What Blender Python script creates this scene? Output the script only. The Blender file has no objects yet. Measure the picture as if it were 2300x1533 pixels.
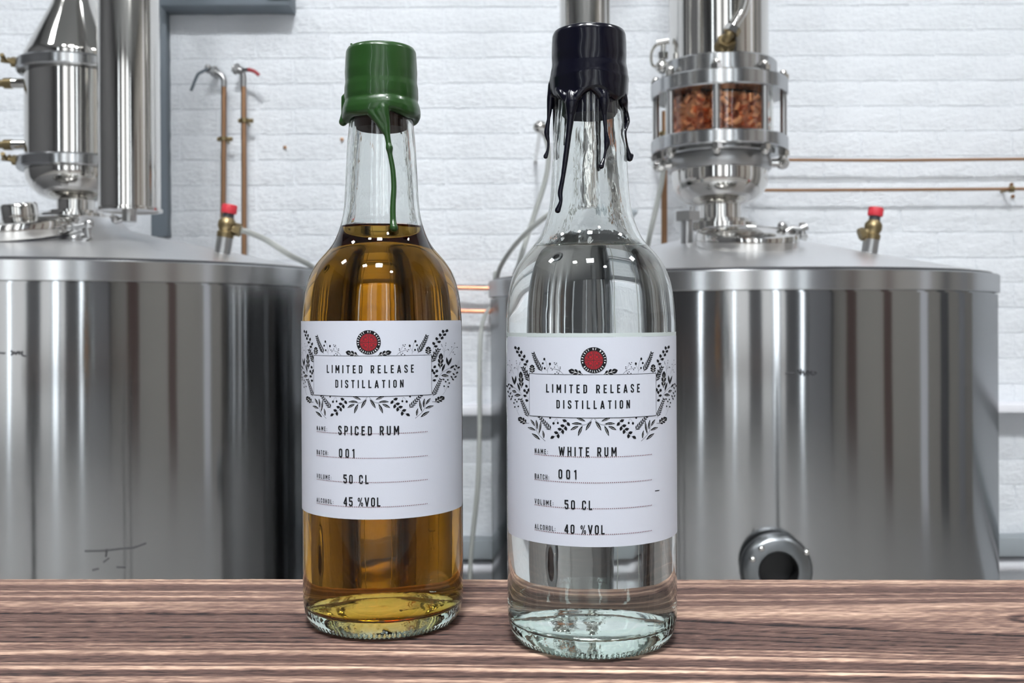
import bpy, bmesh, math, random
import numpy as np
from mathutils import Vector, Matrix, noise as mnoise
random.seed(7); rng = np.random.RandomState(7)
PI = math.pi
SC = bpy.context.scene
COL = SC.collection

# ------------------------------------------------------------------ camera
F = 2300.0            # focal length in pixels of a 2300 px wide frame
HOR = 715.0           # horizon row
CZ = 1.0351           # camera height above the floor
TABLE = 0.90          # worktop height
ROLL = math.radians(0.3)
cam_d = bpy.data.cameras.new('camera'); cam = bpy.data.objects.new('camera', cam_d); COL.objects.link(cam)
cam_d.sensor_width = 36; cam_d.lens = 36.0; cam_d.clip_start = 0.02
cam_d.shift_y = -(766.5-HOR)/2300.0
cam.location = (0, 0, CZ)
cam.rotation_euler = (PI/2, 0, 0)
cam.rotation_euler = (Matrix.Rotation(PI/2, 3, 'X') @ Matrix.Rotation(-ROLL, 3, 'Z')).to_euler()
cam_d.dof.use_dof = True; cam_d.dof.focus_distance = 0.415; cam_d.dof.aperture_fstop = 26
SC.camera = cam
# ------------------------------------------------------------------ world, render look
w = bpy.data.worlds.new('world'); SC.world = w; w.use_nodes = True
w.node_tree.nodes['Background'].inputs[0].default_value = (0.8, 0.9, 1, 1)
w.node_tree.nodes['Background'].inputs[1].default_value = 0.4
SC.view_settings.view_transform = 'Standard'; SC.view_settings.look = 'None'
SC.view_settings.gamma = 1; SC.view_settings.use_curve_mapping = False
SC.view_settings.exposure = 0.14
cy = SC.cycles
cy.use_denoising = True; cy.max_bounces = 24; cy.transmission_bounces = 20; cy.glossy_bounces = 8
cy.diffuse_bounces = 4; cy.volume_bounces = 0; cy.transparent_max_bounces = 12
cy.sample_clamp_indirect = 8; cy.blur_glossy = 0.3
LIGHTS = [  # x, y, size x, size y, strength: white panels and strips under the ceiling
    (-0.10, -1.30, 0.52, 0.55, 290, 'wide white ceiling light panel over the middle of the room'),
    (-1.28, -1.20, 0.30, 0.34, 160, 'narrow ceiling light strip over the left of the room'),
    (1.20, -2.10, 0.30, 0.34, 160, 'narrow ceiling light strip over the right of the room'),
    (0.30, 1.40, 0.60, 0.60, 16, 'square ceiling light panel close to the brick wall'),
    (-2.9, 0.6, 0.50, 0.50, 40, 'square ceiling light panel near the left wall'),
    (3.1, 0.6, 0.50, 0.50, 60, 'square ceiling light panel near the right wall')]
STREAK_GLOW = 5.5
BAND_GLOW = 1.35
CEIL = 4.6

def P(px, py, Y):
    """photo pixel + distance -> world point"""
    a = -ROLL
    dx, dy = px-1150.0, py-HOR
    ux = dx*math.cos(a)+dy*math.sin(a); uy = -dx*math.sin(a)+dy*math.cos(a)
    return Vector((ux*Y/F, Y, CZ-uy*Y/F))

# ------------------------------------------------------------------ materials
MATS = {}
def mat(name, color=(.8,.8,.8), rough=.5, metal=0, **kw):
    m = bpy.data.materials.new(name); m.use_nodes = True
    b = m.node_tree.nodes['Principled BSDF']
    b.inputs['Base Color'].default_value = (*color, 1); b.inputs['Roughness'].default_value = rough
    b.inputs['Metallic'].default_value = metal
    for k, v in kw.items(): b.inputs[k].default_value = v
    MATS[name] = m
    return m
def nd(m, t, **props):
    n = m.node_tree.nodes.new(t)
    for k, v in props.items(): setattr(n, k, v)
    return n
def lk(m, a, b): m.node_tree.links.new(a, b)
def bsdf(m): return m.node_tree.nodes['Principled BSDF']
def noise_bump(m, scale, strength, dist=.001, detail=4, mapscale=(1,1,1), rough=.5):
    tc = nd(m, 'ShaderNodeTexCoord'); mp = nd(m, 'ShaderNodeMapping'); mp.inputs['Scale'].default_value = mapscale
    n = nd(m, 'ShaderNodeTexNoise'); n.inputs['Scale'].default_value = scale; n.inputs['Detail'].default_value = detail
    n.inputs['Roughness'].default_value = rough
    bp = nd(m, 'ShaderNodeBump'); bp.inputs['Strength'].default_value = strength; bp.inputs['Distance'].default_value = dist
    lk(m, tc.outputs['Object'], mp.inputs[0]); lk(m, mp.outputs[0], n.inputs['Vector'])
    lk(m, n.outputs['Fac'], bp.inputs['Height']); return n, bp
def add_bump(m, *a, **k):
    n, bp = noise_bump(m, *a, **k); lk(m, bp.outputs[0], bsdf(m).inputs['Normal']); return n

def steel(name, color, rough, aniso, streak=0.0, bump=0.0):
    m = mat(name, color, rough, 1.0)
    b = bsdf(m); b.inputs['Anisotropic'].default_value = aniso
    tg = nd(m, 'ShaderNodeTangent', direction_type='RADIAL', axis='Z'); lk(m, tg.outputs[0], b.inputs['Tangent'])
    b.inputs['Anisotropic Rotation'].default_value = 0.25 if ANISO_ROT else 0.0
    if streak or bump:
        tc = nd(m, 'ShaderNodeTexCoord'); mp = nd(m, 'ShaderNodeMapping'); mp.inputs['Scale'].default_value = (1, 1, 30)
        n = nd(m, 'ShaderNodeTexNoise'); n.inputs['Scale'].default_value = 14; n.inputs['Detail'].default_value = 5
        lk(m, tc.outputs['Object'], mp.inputs[0]); lk(m, mp.outputs[0], n.inputs['Vector'])
        if streak:
            r = nd(m, 'ShaderNodeMapRange'); r.inputs[3].default_value = rough-streak; r.inputs[4].default_value = rough+streak
            lk(m, n.outputs['Fac'], r.inputs[0]); lk(m, r.outputs[0], b.inputs['Roughness'])
        if bump:
            n2 = nd(m, 'ShaderNodeTexNoise'); n2.inputs['Scale'].default_value = 2.2; n2.inputs['Detail'].default_value = 2
            lk(m, tc.outputs['Object'], n2.inputs['Vector'])
            bp = nd(m, 'ShaderNodeBump'); bp.inputs['Strength'].default_value = bump; bp.inputs['Distance'].default_value = .004
            lk(m, n2.outputs['Fac'], bp.inputs['Height']); lk(m, bp.outputs[0], b.inputs['Normal'])
    return m
ANISO_ROT = True
def linished(name, color, rh, rv):
    """steel brushed round the shell: mirror-like across, widely spread up and down"""
    m = bpy.data.materials.new(name); m.use_nodes = True; nt = m.node_tree; nt.nodes.remove(nt.nodes['Principled BSDF'])
    g = nd(m, 'ShaderNodeBsdfAnisotropic'); r = math.sqrt(rh*rv); g.inputs['Color'].default_value = (*color, 1)
    g.inputs['Roughness'].default_value = r; g.inputs['Anisotropy'].default_value = 1-rh/r
    tg = nd(m, 'ShaderNodeTangent', direction_type='RADIAL', axis='Z'); lk(m, tg.outputs[0], g.inputs['Tangent'])
    tc = nd(m, 'ShaderNodeTexCoord'); n2 = nd(m, 'ShaderNodeTexNoise'); n2.inputs['Scale'].default_value = 1.6; n2.inputs['Detail'].default_value = 2
    lk(m, tc.outputs['Object'], n2.inputs['Vector']); bp = nd(m, 'ShaderNodeBump'); bp.inputs['Strength'].default_value = .5; bp.inputs['Distance'].default_value = .004
    lk(m, n2.outputs['Fac'], bp.inputs['Height']); lk(m, bp.outputs[0], g.inputs['Normal'])
    lk(m, g.outputs[0], nt.nodes['Material Output'].inputs[0]); return m
brushed = linished('brushed_steel', (.36,.365,.37), .05, .27)
rimsteel = linished('satin_steel', (.50,.505,.51), .13, .36)
conesteel = steel('pale_satin_steel', (.78,.78,.79), .34, .3, .05)
chrome = steel('polished_steel', (.66,.645,.62), .09, 0.4, 0, .15)
dullsteel = mat('dull_steel', (.42,.42,.42), .30, 1.0)
outletsteel = mat('outlet_steel', (.22,.23,.24), .33, 1.0)
packcu = mat('packing_copper', (.80,.36,.17), .34, 1.0)
copper = mat('copper', (.80,.34,.20), .36, 1.0); add_bump(copper, 60, .3)
oldcopper = mat('aged_copper', (.33,.19,.11), .42, 1.0)
brass = mat('brass', (.24,.185,.10), .38, 1.0)
redcap = mat('red_plastic', (.46,.022,.035), .5)
darkplastic = mat('dark_plastic', (.03,.03,.035), .4)
hose = mat('grey_braided_hose', (.34,.35,.33), .5); add_bump(hose, 400, .5)
greypaint = mat('blue_grey_paint', (.13,.155,.18), .5)
whitepvc = mat('white_trunking', (.80,.80,.84), .45)
greyduct = mat('grey_ducting', (.30,.33,.35), .5)
marker = mat('black_marker', (.03,.03,.035), .6)
boreshade = mat('bore_shade', (.008,.008,.009), .4)
ink = mat('black_ink', (.006,.0065,.008), .7, 0, **{'Specular IOR Level': .15})
redink = mat('red_ink', (.30,.010,.018), .65, 0, **{'Specular IOR Level': .2})
dotink = mat('dark_red_ink', (.10,.012,.015), .55)
darkred = mat('deep_red_ink', (.05,.002,.004), .65)
paperink = mat('paper_white_ink', (.72,.73,.75), .6)
paper = mat('label_paper', (.475,.495,.555), .62); add_bump(paper, 1400, .12, .0002)
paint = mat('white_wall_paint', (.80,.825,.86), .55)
n_ = add_bump(paint, 26, 1.0, .011, 9, (1,1,1.7), .64)
floorm = mat('concrete_floor', (.30,.29,.28), .5); add_bump(floorm, 8, .2)
ceilm = mat('ceiling_paint', (.38,.385,.39), .8)
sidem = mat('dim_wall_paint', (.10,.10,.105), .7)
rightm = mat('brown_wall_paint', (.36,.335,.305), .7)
greystreak = mat('grey_streak_panel', (.32,.32,.34), .6)
redstreak = mat('dull_red_paint', (.10,.058,.05), .7)
greenwax = mat('green_wax', (.011,.044,.007), .30, 0, **{'Specular IOR Level': .38}); bsdf(greenwax).inputs['Coat Weight'].default_value = .25
bsdf(greenwax).inputs['Subsurface Weight'].default_value = .12; bsdf(greenwax).inputs['Subsurface Radius'].default_value = (.002,.004,.001)
add_bump(greenwax, 90, .18, .001, 3)
navywax = mat('navy_wax', (.0018,.0018,.006), .20, 0, **{'Specular IOR Level': .30}); bsdf(navywax).inputs['Coat Weight'].default_value = .12
add_bump(navywax, 90, .18, .001, 3)
stopbrown = mat('brown_stopper', (.022,.008,.005), .6, 0, **{'Specular IOR Level': .1})
stopnavy = mat('navy_stopper', (.003,.003,.016), .6, 0, **{'Specular IOR Level': .1})

def emis(name, color, s):
    m = bpy.data.materials.new(name); m.use_nodes = True; nt = m.node_tree
    nt.nodes.remove(nt.nodes['Principled BSDF']); e = nd(m, 'ShaderNodeEmission')
    e.inputs[0].default_value = (*color, 1); e.inputs[1].default_value = s
    lk(m, e.outputs[0], nt.nodes['Material Output'].inputs[0]); return m

def glassmat(name, ior, color=(1,1,1), rough=0.0, absorb=None, bump=None):
    m = bpy.data.materials.new(name); m.use_nodes = True; nt = m.node_tree
    nt.nodes.remove(nt.nodes['Principled BSDF']); g = nd(m, 'ShaderNodeBsdfGlass')
    g.inputs['Color'].default_value = (*color, 1); g.inputs['Roughness'].default_value = rough; g.inputs['IOR'].default_value = ior
    out = nt.nodes['Material Output']; lk(m, g.outputs[0], out.inputs['Surface'])
    if absorb:
        v = nd(m, 'ShaderNodeVolumeAbsorption'); v.inputs[0].default_value = (*absorb[0], 1); v.inputs[1].default_value = absorb[1]
        lk(m, v.outputs[0], out.inputs['Volume'])
    if bump:
        n, bp = noise_bump(m, *bump); lk(m, bp.outputs[0], g.inputs['Normal'])
    return m
glass_out = glassmat('clear_glass', 1.5, (.985,.995,.99), 0, None, (55, .12, .0008, 2))
glass_in = glassmat('clear_glass_inner', 1.5, (.985,.995,.99), 0, None, (100, .34, .0008, 4, (1,1,.25)))
glass_base = glassmat('greenish_base_glass', 1.5, (.90,.965,.93), 0, None, (120, .14, .0008, 3))
plainglass = glassmat('sight_glass', 1.45, (.97,.97,.96))
AMB = ((.885,.685,.02), 74.0)
rum_side = glassmat('amber_rum_on_glass', 1.36/1.5, (1,1,1), 0, AMB, (90, .30, .0008, 3, (1,1,.3)))
rum_top = glassmat('amber_rum_surface', 1.36, (1,1,1), 0, AMB)
clr_side = glassmat('clear_rum_on_glass', 1.36/1.5, (.995,1,.998), 0, None, (90, .30, .0008, 3, (1,1,.3)))
clr_top = glassmat('clear_rum_surface', 1.36)
strip = mat('clear_label_strip', (.42,.47,.46), .35)

# ------------------------------------------------------------------ object helpers
def obj(name, me, material=None, parent=None, smooth=None):
    if isinstance(me, bmesh.types.BMesh):
        b = me; me = bpy.data.meshes.new(name); b.to_mesh(me); b.free()
    o = bpy.data.objects.new(name, me); COL.objects.link(o)
    if material is not None:
        for mm in (material if isinstance(material, (list, tuple)) else [material]): me.materials.append(mm)
    if smooth is not None:
        me.polygons.foreach_set('use_smooth', [True]*len(me.polygons))
        if smooth < 180: me.set_sharp_from_angle(angle=math.radians(smooth))
    if parent is not None: o.parent = parent
    return o
def thing(name, label, cat, loc, group=None):
    o = bpy.data.objects.new(name, None); COL.objects.link(o); o.location = loc; o.empty_display_size = .05
    o['label'] = label; o['category'] = cat
    if group: o['group'] = group
    bpy.context.view_layer.update()
    return o
def tag(o, label, cat, group=None):
    o['label'] = label; o['category'] = cat
    if group: o['group'] = group
    return o
def relocate(parent):
    """children were built in world coordinates: keep them where they are"""
    bpy.context.view_layer.update()
    inv = parent.matrix_world.inverted()
    for c in parent.children: c.matrix_parent_inverse = inv
def box(bm, x0, x1, y0, y1, z0, z1, bev=0):
    v = [bm.verts.new((x, y, z)) for x in (x0, x1) for y in (y0, y1) for z in (z0, z1)]
    fs = []
    for f in ((0,1,3,2),(4,6,7,5),(0,4,5,1),(2,3,7,6),(0,2,6,4),(1,5,7,3)): fs.append(bm.faces.new([v[i] for i in f]))
    if bev:
        es = {e for f in fs for e in f.edges}
        bmesh.ops.bevel(bm, geom=list(es), offset=bev, segments=2, affect='EDGES', profile=.5)
def boxm(*a, **k):
    bm = bmesh.new(); box(bm, *a, **k); return bm
def lathe(bm, prof, seg=64, M=None, closed=False):
    """prof: list of (r, z); revolve about z"""
    rings = []
    for r, z in prof:
        if r < 1e-6: rings.append([bm.verts.new((0, 0, z))])
        else: rings.append([bm.verts.new((r*math.sin(2*PI*i/seg), -r*math.cos(2*PI*i/seg), z)) for i in range(seg)])
    n = len(rings)
    for k in range(n if closed else n-1):
        a, b = rings[k], rings[(k+1) % n]
        for i in range(seg):
            j = (i+1) % seg
            if len(a) == 1 and len(b) == 1: continue
            if len(a) == 1: bm.faces.new((a[0], b[j], b[i]))
            elif len(b) == 1: bm.faces.new((a[i], a[j], b[0]))
            else: bm.faces.new((a[i], a[j], b[j], b[i]))
    vs = [v for r in rings for v in r]
    if M is not None: bmesh.ops.transform(bm, matrix=M, verts=vs)
    return vs
def lathem(prof, seg=64, M=None, closed=False):
    bm = bmesh.new(); lathe(bm, prof, seg, M, closed); bmesh.ops.recalc_face_normals(bm, faces=bm.faces); return bm
def smooth_path(pts, n=8):
    pts = [Vector(p) for p in pts]; out = []
    for i in range(len(pts)-1):
        p0 = pts[max(i-1,0)]; p1 = pts[i]; p2 = pts[i+1]; p3 = pts[min(i+2,len(pts)-1)]
        for k in range(n):
            t = k/n
            out.append(.5*((2*p1)+(p2-p0)*t+(2*p0-5*p1+4*p2-p3)*t*t+(3*p1-p0-3*p2+p3)*t**3))
    out.append(pts[-1]); return out
def tube(bm, pts, r, seg=12, caps=True):
    """r: number or list"""
    pts = [Vector(p) for p in pts]; n = len(pts)
    rs = r if isinstance(r, (list, tuple)) else [r]*n
    t0 = (pts[1]-pts[0]).normalized(); up = Vector((0,0,1)) if abs(t0.z) < .9 else Vector((1,0,0))
    nx = t0.cross(up).normalized(); rings = []
    for i, p in enumerate(pts):
        t = (pts[min(i+1,n-1)]-pts[max(i-1,0)]).normalized()
        nx = (nx - t*nx.dot(t)).normalized(); ny = t.cross(nx)
        rings.append([bm.verts.new(p+(nx*math.cos(2*PI*k/seg)+ny*math.sin(2*PI*k/seg))*rs[i]) for k in range(seg)])
    for i in range(n-1):
        for k in range(seg):
            j = (k+1) % seg; bm.faces.new((rings[i][k], rings[i][j], rings[i+1][j], rings[i+1][k]))
    if caps:
        bm.faces.new(rings[0][::-1]); bm.faces.new(rings[-1])
def tubem(pts, r, seg=12, sm=0):
    bm = bmesh.new(); tube(bm, smooth_path(pts, sm) if sm else pts, r, seg)
    bmesh.ops.recalc_face_normals(bm, faces=bm.faces); return bm
def ball(bm, c, r, sc=(1,1,1), sub=2):
    g = bmesh.ops.create_icosphere(bm, subdivisions=sub, radius=r)
    bmesh.ops.transform(bm, matrix=Matrix.Translation(c) @ Matrix.Diagonal((*sc, 1)), verts=g['verts'])
def align(loc, d):
    """matrix that takes +z to direction d at loc"""
    return Matrix.Translation(loc) @ Vector(d).normalized().to_track_quat('Z', 'Y').to_matrix().to_4x4()
def hexnut(bm, r, h, M):
    g = bmesh.ops.create_cone(bm, cap_ends=True, segments=6, radius1=r, radius2=r, depth=h)
    bmesh.ops.transform(bm, matrix=M @ Matrix.Translation((0,0,h/2)), verts=g['verts'])

# ------------------------------------------------------------------ room
WALL = 3.05; XL, XR, YB = -4.5, 4.5, -5.0
def struct(name, bm, m, parent=None, smooth=None):
    o = obj(name, bm, m, parent, smooth)
    if parent is None: o['kind'] = 'structure'
    return o
struct('floor', boxm(XL-.1, XR+.1, YB-.1, WALL+.2, -.1, 0), floorm)
struct('ceiling', boxm(XL-.1, XR+.1, YB-.1, WALL+.2, CEIL, CEIL+.1), ceilm)
wb = struct('wall_back', boxm(XL-.1, XR+.1, WALL+.0012, WALL+.2, 0, CEIL), paint)
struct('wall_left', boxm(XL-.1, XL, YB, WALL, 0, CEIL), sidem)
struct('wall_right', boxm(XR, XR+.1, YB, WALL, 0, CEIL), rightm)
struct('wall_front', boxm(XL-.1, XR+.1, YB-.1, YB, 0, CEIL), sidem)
bright = emis('bright_streak_pane', (.88,.95,1.0), STREAK_GLOW); soft = emis('soft_streak_pane', (.96,.97,.97), BAND_GLOW)
def streak_window(name, x0, x1, z0, z1, m, off=.02):  # unseen glowing panes added for the bright streaks the steel reflects
    o = struct(name, boxm(x0, x1, YB+off-.02, YB+off, z0, z1), m)
    fb = bmesh.new(); t = .05
    for a, b, c, d in ((x0-t,x0,z0-t,z1+t),(x1,x1+t,z0-t,z1+t),(x0-t,x1+t,z0-t,z0),(x0-t,x1+t,z1,z1+t)): box(fb, a, b, YB, YB+off+.01, c, d)
    obj('streak_frame', fb, greypaint, o)
streak_window('streak_window_1', -2.92, -2.70, .2, 4.4, bright)
streak_window('streak_window_2', -1.43, -1.02, .2, 4.4, soft)
streak_window('streak_window_3', -.97, -.83, .2, 4.4, bright)
streak_window('streak_window_4', -.78, -.15, .2, 4.4, soft)
streak_window('streak_window_5', .50, 1.00, .2, 4.4, soft)
streak_window('streak_window_6', 1.09, 1.34, .2, 4.4, bright)
streak_window('streak_window_7', 1.44, 1.68, .2, 4.4, soft)
streak_window('streak_window_8', 2.50, 2.66, .2, 4.4, bright)
struct('streak_panel_1', boxm(2.95, 4.3, YB, YB+.03, 0, 3.2), greystreak)  # unseen panels and strips added to colour the streaks reflected in the stills
struct('streak_panel_2', boxm(XR-.03, XR, -1.07, -.67, 0, 3.2), redstreak)
struct('streak_panel_3', boxm(XR-.03, XR, -3.6, -2.8, 0, 3.2), redstreak)
struct('streak_strip_1', boxm(XR-.03, XR, 1.45, 1.80, 0, CEIL), sidem)
struct('streak_strip_2', boxm(XR-.04, XR, .62, .92, 0, CEIL), whitepvc)
struct('streak_strip_3', boxm(XR-.04, XR, 2.3, 2.6, 0, CEIL), greystreak)
for i, (lx, ly, sx, sy, s, lb_) in enumerate(LIGHTS):
    lm = emis('light_panel_glow_%d' % i, (.95,.98,1.0), s)
    t = thing('ceiling_light', lb_, 'light', (lx, ly, CEIL-.02), 'ceiling light panels')
    o = obj('diffuser', boxm(-sx/2, sx/2, -sy/2, sy/2, -.015, 0.0), lm, t)
    fb = bmesh.new()
    for a, b, c, d in ((-sx/2-.03,-sx/2,-sy/2-.03,sy/2+.03),(sx/2,sx/2+.03,-sy/2-.03,sy/2+.03),(-sx/2,sx/2,-sy/2-.03,-sy/2),(-sx/2,sx/2,sy/2,sy/2+.03)):
        box(fb, a, b, c, d, -.018, .02)
    obj('frame', fb, whitepvc, t)

# painted brick courses; every brick in sight is a part of wall_back
BL, BH, PX, PZ = .2185, .0690, .2250, .0752
def brick_mesh(k, w_):
    bm = bmesh.new(); nx_, nz_ = 5, 3
    r = random.Random(k)
    fr = {}
    for i in range(nx_):
        for j in range(nz_):
            x = -w_/2+w_*i/(nx_-1); z = -BH/2+BH*j/(nz_-1)
            edge = i in (0, nx_-1) or j in (0, nz_-1)
            fr[i,j] = bm.verts.new((x+(r.uniform(-.0025,.0025) if i in (0,nx_-1) else 0), (-.0006+r.uniform(-.0012,.0004)) if edge else (-.0046+r.uniform(-.0030,.0022)), z+(r.uniform(-.002,.002) if j in (0,nz_-1) else 0)))
    for i in range(nx_-1):
        for j in range(nz_-1): bm.faces.new((fr[i,j], fr[i+1,j], fr[i+1,j+1], fr[i,j+1]))
    per = [(i,0) for i in range(nx_)]+[(nx_-1,j) for j in range(1,nz_)]+[(i,nz_-1) for i in range(nx_-2,-1,-1)]+[(0,j) for j in range(nz_-2,0,-1)]
    bk = [bm.verts.new((fr[p].co.x*1.012, .007, fr[p].co.z*1.05)) for p in per]
    for a in range(len(per)):
        b = (a+1) % len(per); bm.faces.new((fr[per[b]], fr[per[a]], bk[a], bk[b]))
    me = bpy.data.meshes.new('brick'); bm.to_mesh(me); bm.free(); me.materials.append(paint)
    me.polygons.foreach_set('use_smooth', [True]*len(me.polygons)); me.set_sharp_from_angle(angle=math.radians(60)); return me
bricks = [brick_mesh(k, BL) for k in range(9)]
zline = CZ + (HOR-584)/F*WALL
shown = []; rest = bmesh.new()
for r in range(-11, 34):
    zc = zline + r*PZ + PZ/2
    if zc < .04 or zc > CEIL-.04: continue
    for c in range(-20, 21):
        xc = c*PX + (PX/2 if r % 2 else 0) + .03
        if abs(xc) > 4.35: continue
        px = 1150+F*xc/WALL; py = HOR-F*(zc-CZ)/WALL
        hid = (py > 660 and (px < 640 or 1170 < px < 2120)) or (px < 1100 and px > 640 and py > 700 and px < 980)
        if -90 < px < 2390 and -35 < py < 1330 and not hid: shown.append((xc, zc, abs(px-1150)))
        else:
            if abs(xc) < 3.2 or True:
                g = bmesh.new(); g.from_mesh(bricks[(r*7+c) % 9]); bmesh.ops.translate(g, vec=(xc, WALL, zc), verts=g.verts)
                tm = bpy.data.meshes.new('t'); g.to_mesh(tm); g.free(); rest.from_mesh(tm); bpy.data.meshes.remove(tm)
shown.sort(key=lambda s: s[2])
for i, (xc, zc, _) in enumerate(shown):
    if i < 300:
        o = bpy.data.objects.new('brick', bricks[i*5 % 9]); o.location = (xc, WALL, zc); o.parent = wb; COL.objects.link(o)
        o.rotation_euler = (0, rng.uniform(-.006,.006), 0)
    else:
        g = bmesh.new(); g.from_mesh(bricks[i % 9]); bmesh.ops.translate(g, vec=(xc, WALL, zc), verts=g.verts)
        tm = bpy.data.meshes.new('t'); g.to_mesh(tm); g.free(); rest.from_mesh(tm); bpy.data.meshes.remove(tm)
o = obj('brickwork', rest, paint, wb, 60); o['kind'] = 'stuff'
print('bricks shown', len(shown))

# ------------------------------------------------------------------ worktop
def worktop():
    d0, d1, x0, x1 = .300, .531, -.72, .72
    ny, nx = 640, 640
    d = np.linspace(d0, d1, ny); x = np.linspace(x0, x1, nx)
    X, D = np.meshgrid(x, d)
    row = HOR + (CZ-TABLE)*F/D; px = 1150+F*X/D
    S = [(1290,.6,0),(1299,.72,0),(1303,.45,-.3),(1307,.75,.2),(1311,.45,0),(1314,.28,0),(1324,.3,0),(1326.5,.68,.4),(1329,.33,0),(1335,.4,0),(1338,.72,.4),(1341,.33,-.1),
         (1348,.3,-.2),(1351,.62,.5),(1358,.74,.5),(1368,.62,.3),(1372,.45,-.2),(1374,.0,-1.6),(1377,.08,-1.2),(1379,.34,0),(1393,.32,.1),(1395.5,.0,-1),(1397.5,.36,.1),
         (1406,.3,.1),(1408,.02,-1),(1410,.36,.1),(1418,.3,.1),(1419.6,.03,-1),(1421.5,.33,.1),(1429,.3,.1),(1431,.05,-.9),(1433,.34,.1),(1438,.36,0),(1440,.08,-.8),(1443,.42,0),
         (1447,.72,.5),(1450,.25,-.5),(1454,.68,.4),(1457,.28,-.4),(1464,.84,.5),(1468,.75,.2),(1471,.1,-1.2),(1474,.26,0),(1488,.24,0),(1491,.62,.4),(1494,.28,-.2),(1499,.88,.6),
         (1503,.82,.4),(1505.5,.22,-.3),(1518,.25,0),(1521,.62,.4),(1530,.72,.4),(1535,.3,-.5),(1550,.27,0),(1556,.7,.4),(1566,.3,0),(1574,.05,-1),(1580,.35,0),(1600,.3,0),(1608,.75,.4),(1618,.3,0),
         (1640,.3,0),(1650,.7,.4),(1670,.25,0),(1700,.3,0),(1760,.5,.3),(1800,.3,0),(2000,.3,0)]
    S = np.array(S)
    ax = np.array([-3000, 700, 1500, 2300, 6000.])
    A = np.array([[1298,1350,1374,1470,1560,2000],[1298,1350,1374,1470,1560,2000],[1303,1360,1388,1478,1563,2000],[1305,1350,1424,1487,1568,2000],[1305,1350,1424,1487,1568,2000.]])
    base = np.array([1298,1350,1374,1470,1560,2000.])
    s = np.zeros_like(row)
    anc = np.stack([np.interp(px, ax, A[:,k]) for k in range(6)], -1)
    for k in range(5):
        a, b = anc[...,k], anc[...,k+1]
        m = (row >= a) & (row < b)
        s = np.where(m, base[k]+(row-a)/(b-a)*(base[k+1]-base[k]), s)
    s = np.where(row < anc[...,0], row-anc[...,0]+1298, s)
    # smooth wander of the grain along the board
    def n1(freq, amp, ph):
        return amp*np.sin(X*freq+ph+1.7*np.sin(X*freq*.37+D*20+ph))
    s = s + n1(7, 1.0, 0)+n1(19, .35, 2)+n1(60, .25, 1)*np.sin(D*80)+n1(160,.12,4)
    # value noise stretched along x
    def vn(fx, fy, seed):
        r = np.random.RandomState(seed)
        gx = (X-x0)*fx; gy = (D-d0)*fy
        T = r.rand(int(gy.max())+3, int(gx.max())+3)
        i = gx.astype(int); j = gy.astype(int); u = gx-i; v = gy-j
        u = u*u*(3-2*u); v = v*v*(3-2*v)
        return T[j,i]*(1-u)*(1-v)+T[j,i+1]*u*(1-v)+T[j+1,i]*(1-u)*v+T[j+1,i+1]*u*v
    s = s + (vn(5, 60, 1)-.5)*1.6 + (vn(25, 250, 2)-.5)*.8
    g = np.interp(s, S[:,0], S[:,1]); h = np.interp(s, S[:,0], S[:,2])
    # a knot at the right-hand end
    e = np.sqrt(((px-2300)/115)**2+((row-1385)/24)**2)
    k = np.clip(1.25-e, 0, 1); k = k*k*(3-2*k)
    ring = .38+.32*np.cos(e*11)
    g = g*(1-k)+ring*k; h = h*(1-k)+.2*np.cos(e*11)*k
    bowl = np.clip(1-np.abs((px-2120)/260), 0, 1)*np.exp(-((row-1388)/20)**2); g = g*(1-.55*bowl)+.26*.55*bowl*1.6
    light = g > .5
    g = g + (vn(14, 700, 3)-.5)*.12 + (vn(90, 1300, 4)-.5)*.16 + (vn(420, 1300, 14)-.5)*.16 + (vn(5, 60, 5)-.5)*.10
    # worn patches break the pale ridges up
    wear = vn(9, 160, 6)*.5+vn(60, 500, 16)*.5; g = np.where(light, g*(.60+.55*wear), g)
    diag = np.sin((px*.35+row*1.5)*.35+6*vn(8,30,9)); g = g + np.where((s > 1350) & (s < 1372), .025*diag, 0)
    h = h*.00060 + (vn(50, 700, 7)-.5)*.00022 + (vn(200, 1100, 8)-.5)*.00014 + (vn(440, 1300, 18)-.5)*.00016
    th = .045; 
    verts = np.stack([X, D, h-.0002], -1).reshape(-1,3)
    idx = np.arange(ny*nx).reshape(ny, nx)
    q = np.stack([idx[:-1,:-1], idx[:-1,1:], idx[1:,1:], idx[1:,:-1]], -1).reshape(-1,4)
    # skirt: sides and underside
    per = np.concatenate([idx[0,:], idx[1:,-1], idx[-1,-2::-1], idx[-2:0:-1,0]])
    low = verts[per].copy(); low[:,2] = -th; n0 = len(verts)
    verts = np.concatenate([verts, low]); m_ = len(per); ii = np.arange(m_); jj = (ii+1) % m_
    sk = np.stack([per[jj], per[ii], n0+ii, n0+jj], -1)
    faces = [list(map(int, f)) for f in np.concatenate([q, sk])]
    faces.append([int(n0+i) for i in range(m_)][::-1])
    me = bpy.data.meshes.new('board'); me.from_pydata(verts.tolist(), [], faces); me.update()
    at = me.attributes.new('grain', 'FLOAT', 'POINT')
    vals = np.concatenate([g.reshape(-1), g.reshape(-1)[per]*.9]).astype(np.float32)
    at.data.foreach_set('value', np.clip(vals, 0, 1))
    me.polygons.foreach_set('use_smooth', [True]*len(me.polygons)); me.set_sharp_from_angle(angle=math.radians(60))
    m = mat('brushed_brown_wood', (.3,.2,.15), .55)
    a = nd(m, 'ShaderNodeAttribute', attribute_name='grain'); cr = nd(m, 'ShaderNodeValToRGB')
    tc = nd(m, 'ShaderNodeTexCoord'); mp = nd(m, 'ShaderNodeMapping'); mp.inputs['Scale'].default_value = (130, 1500, 60)
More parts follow.
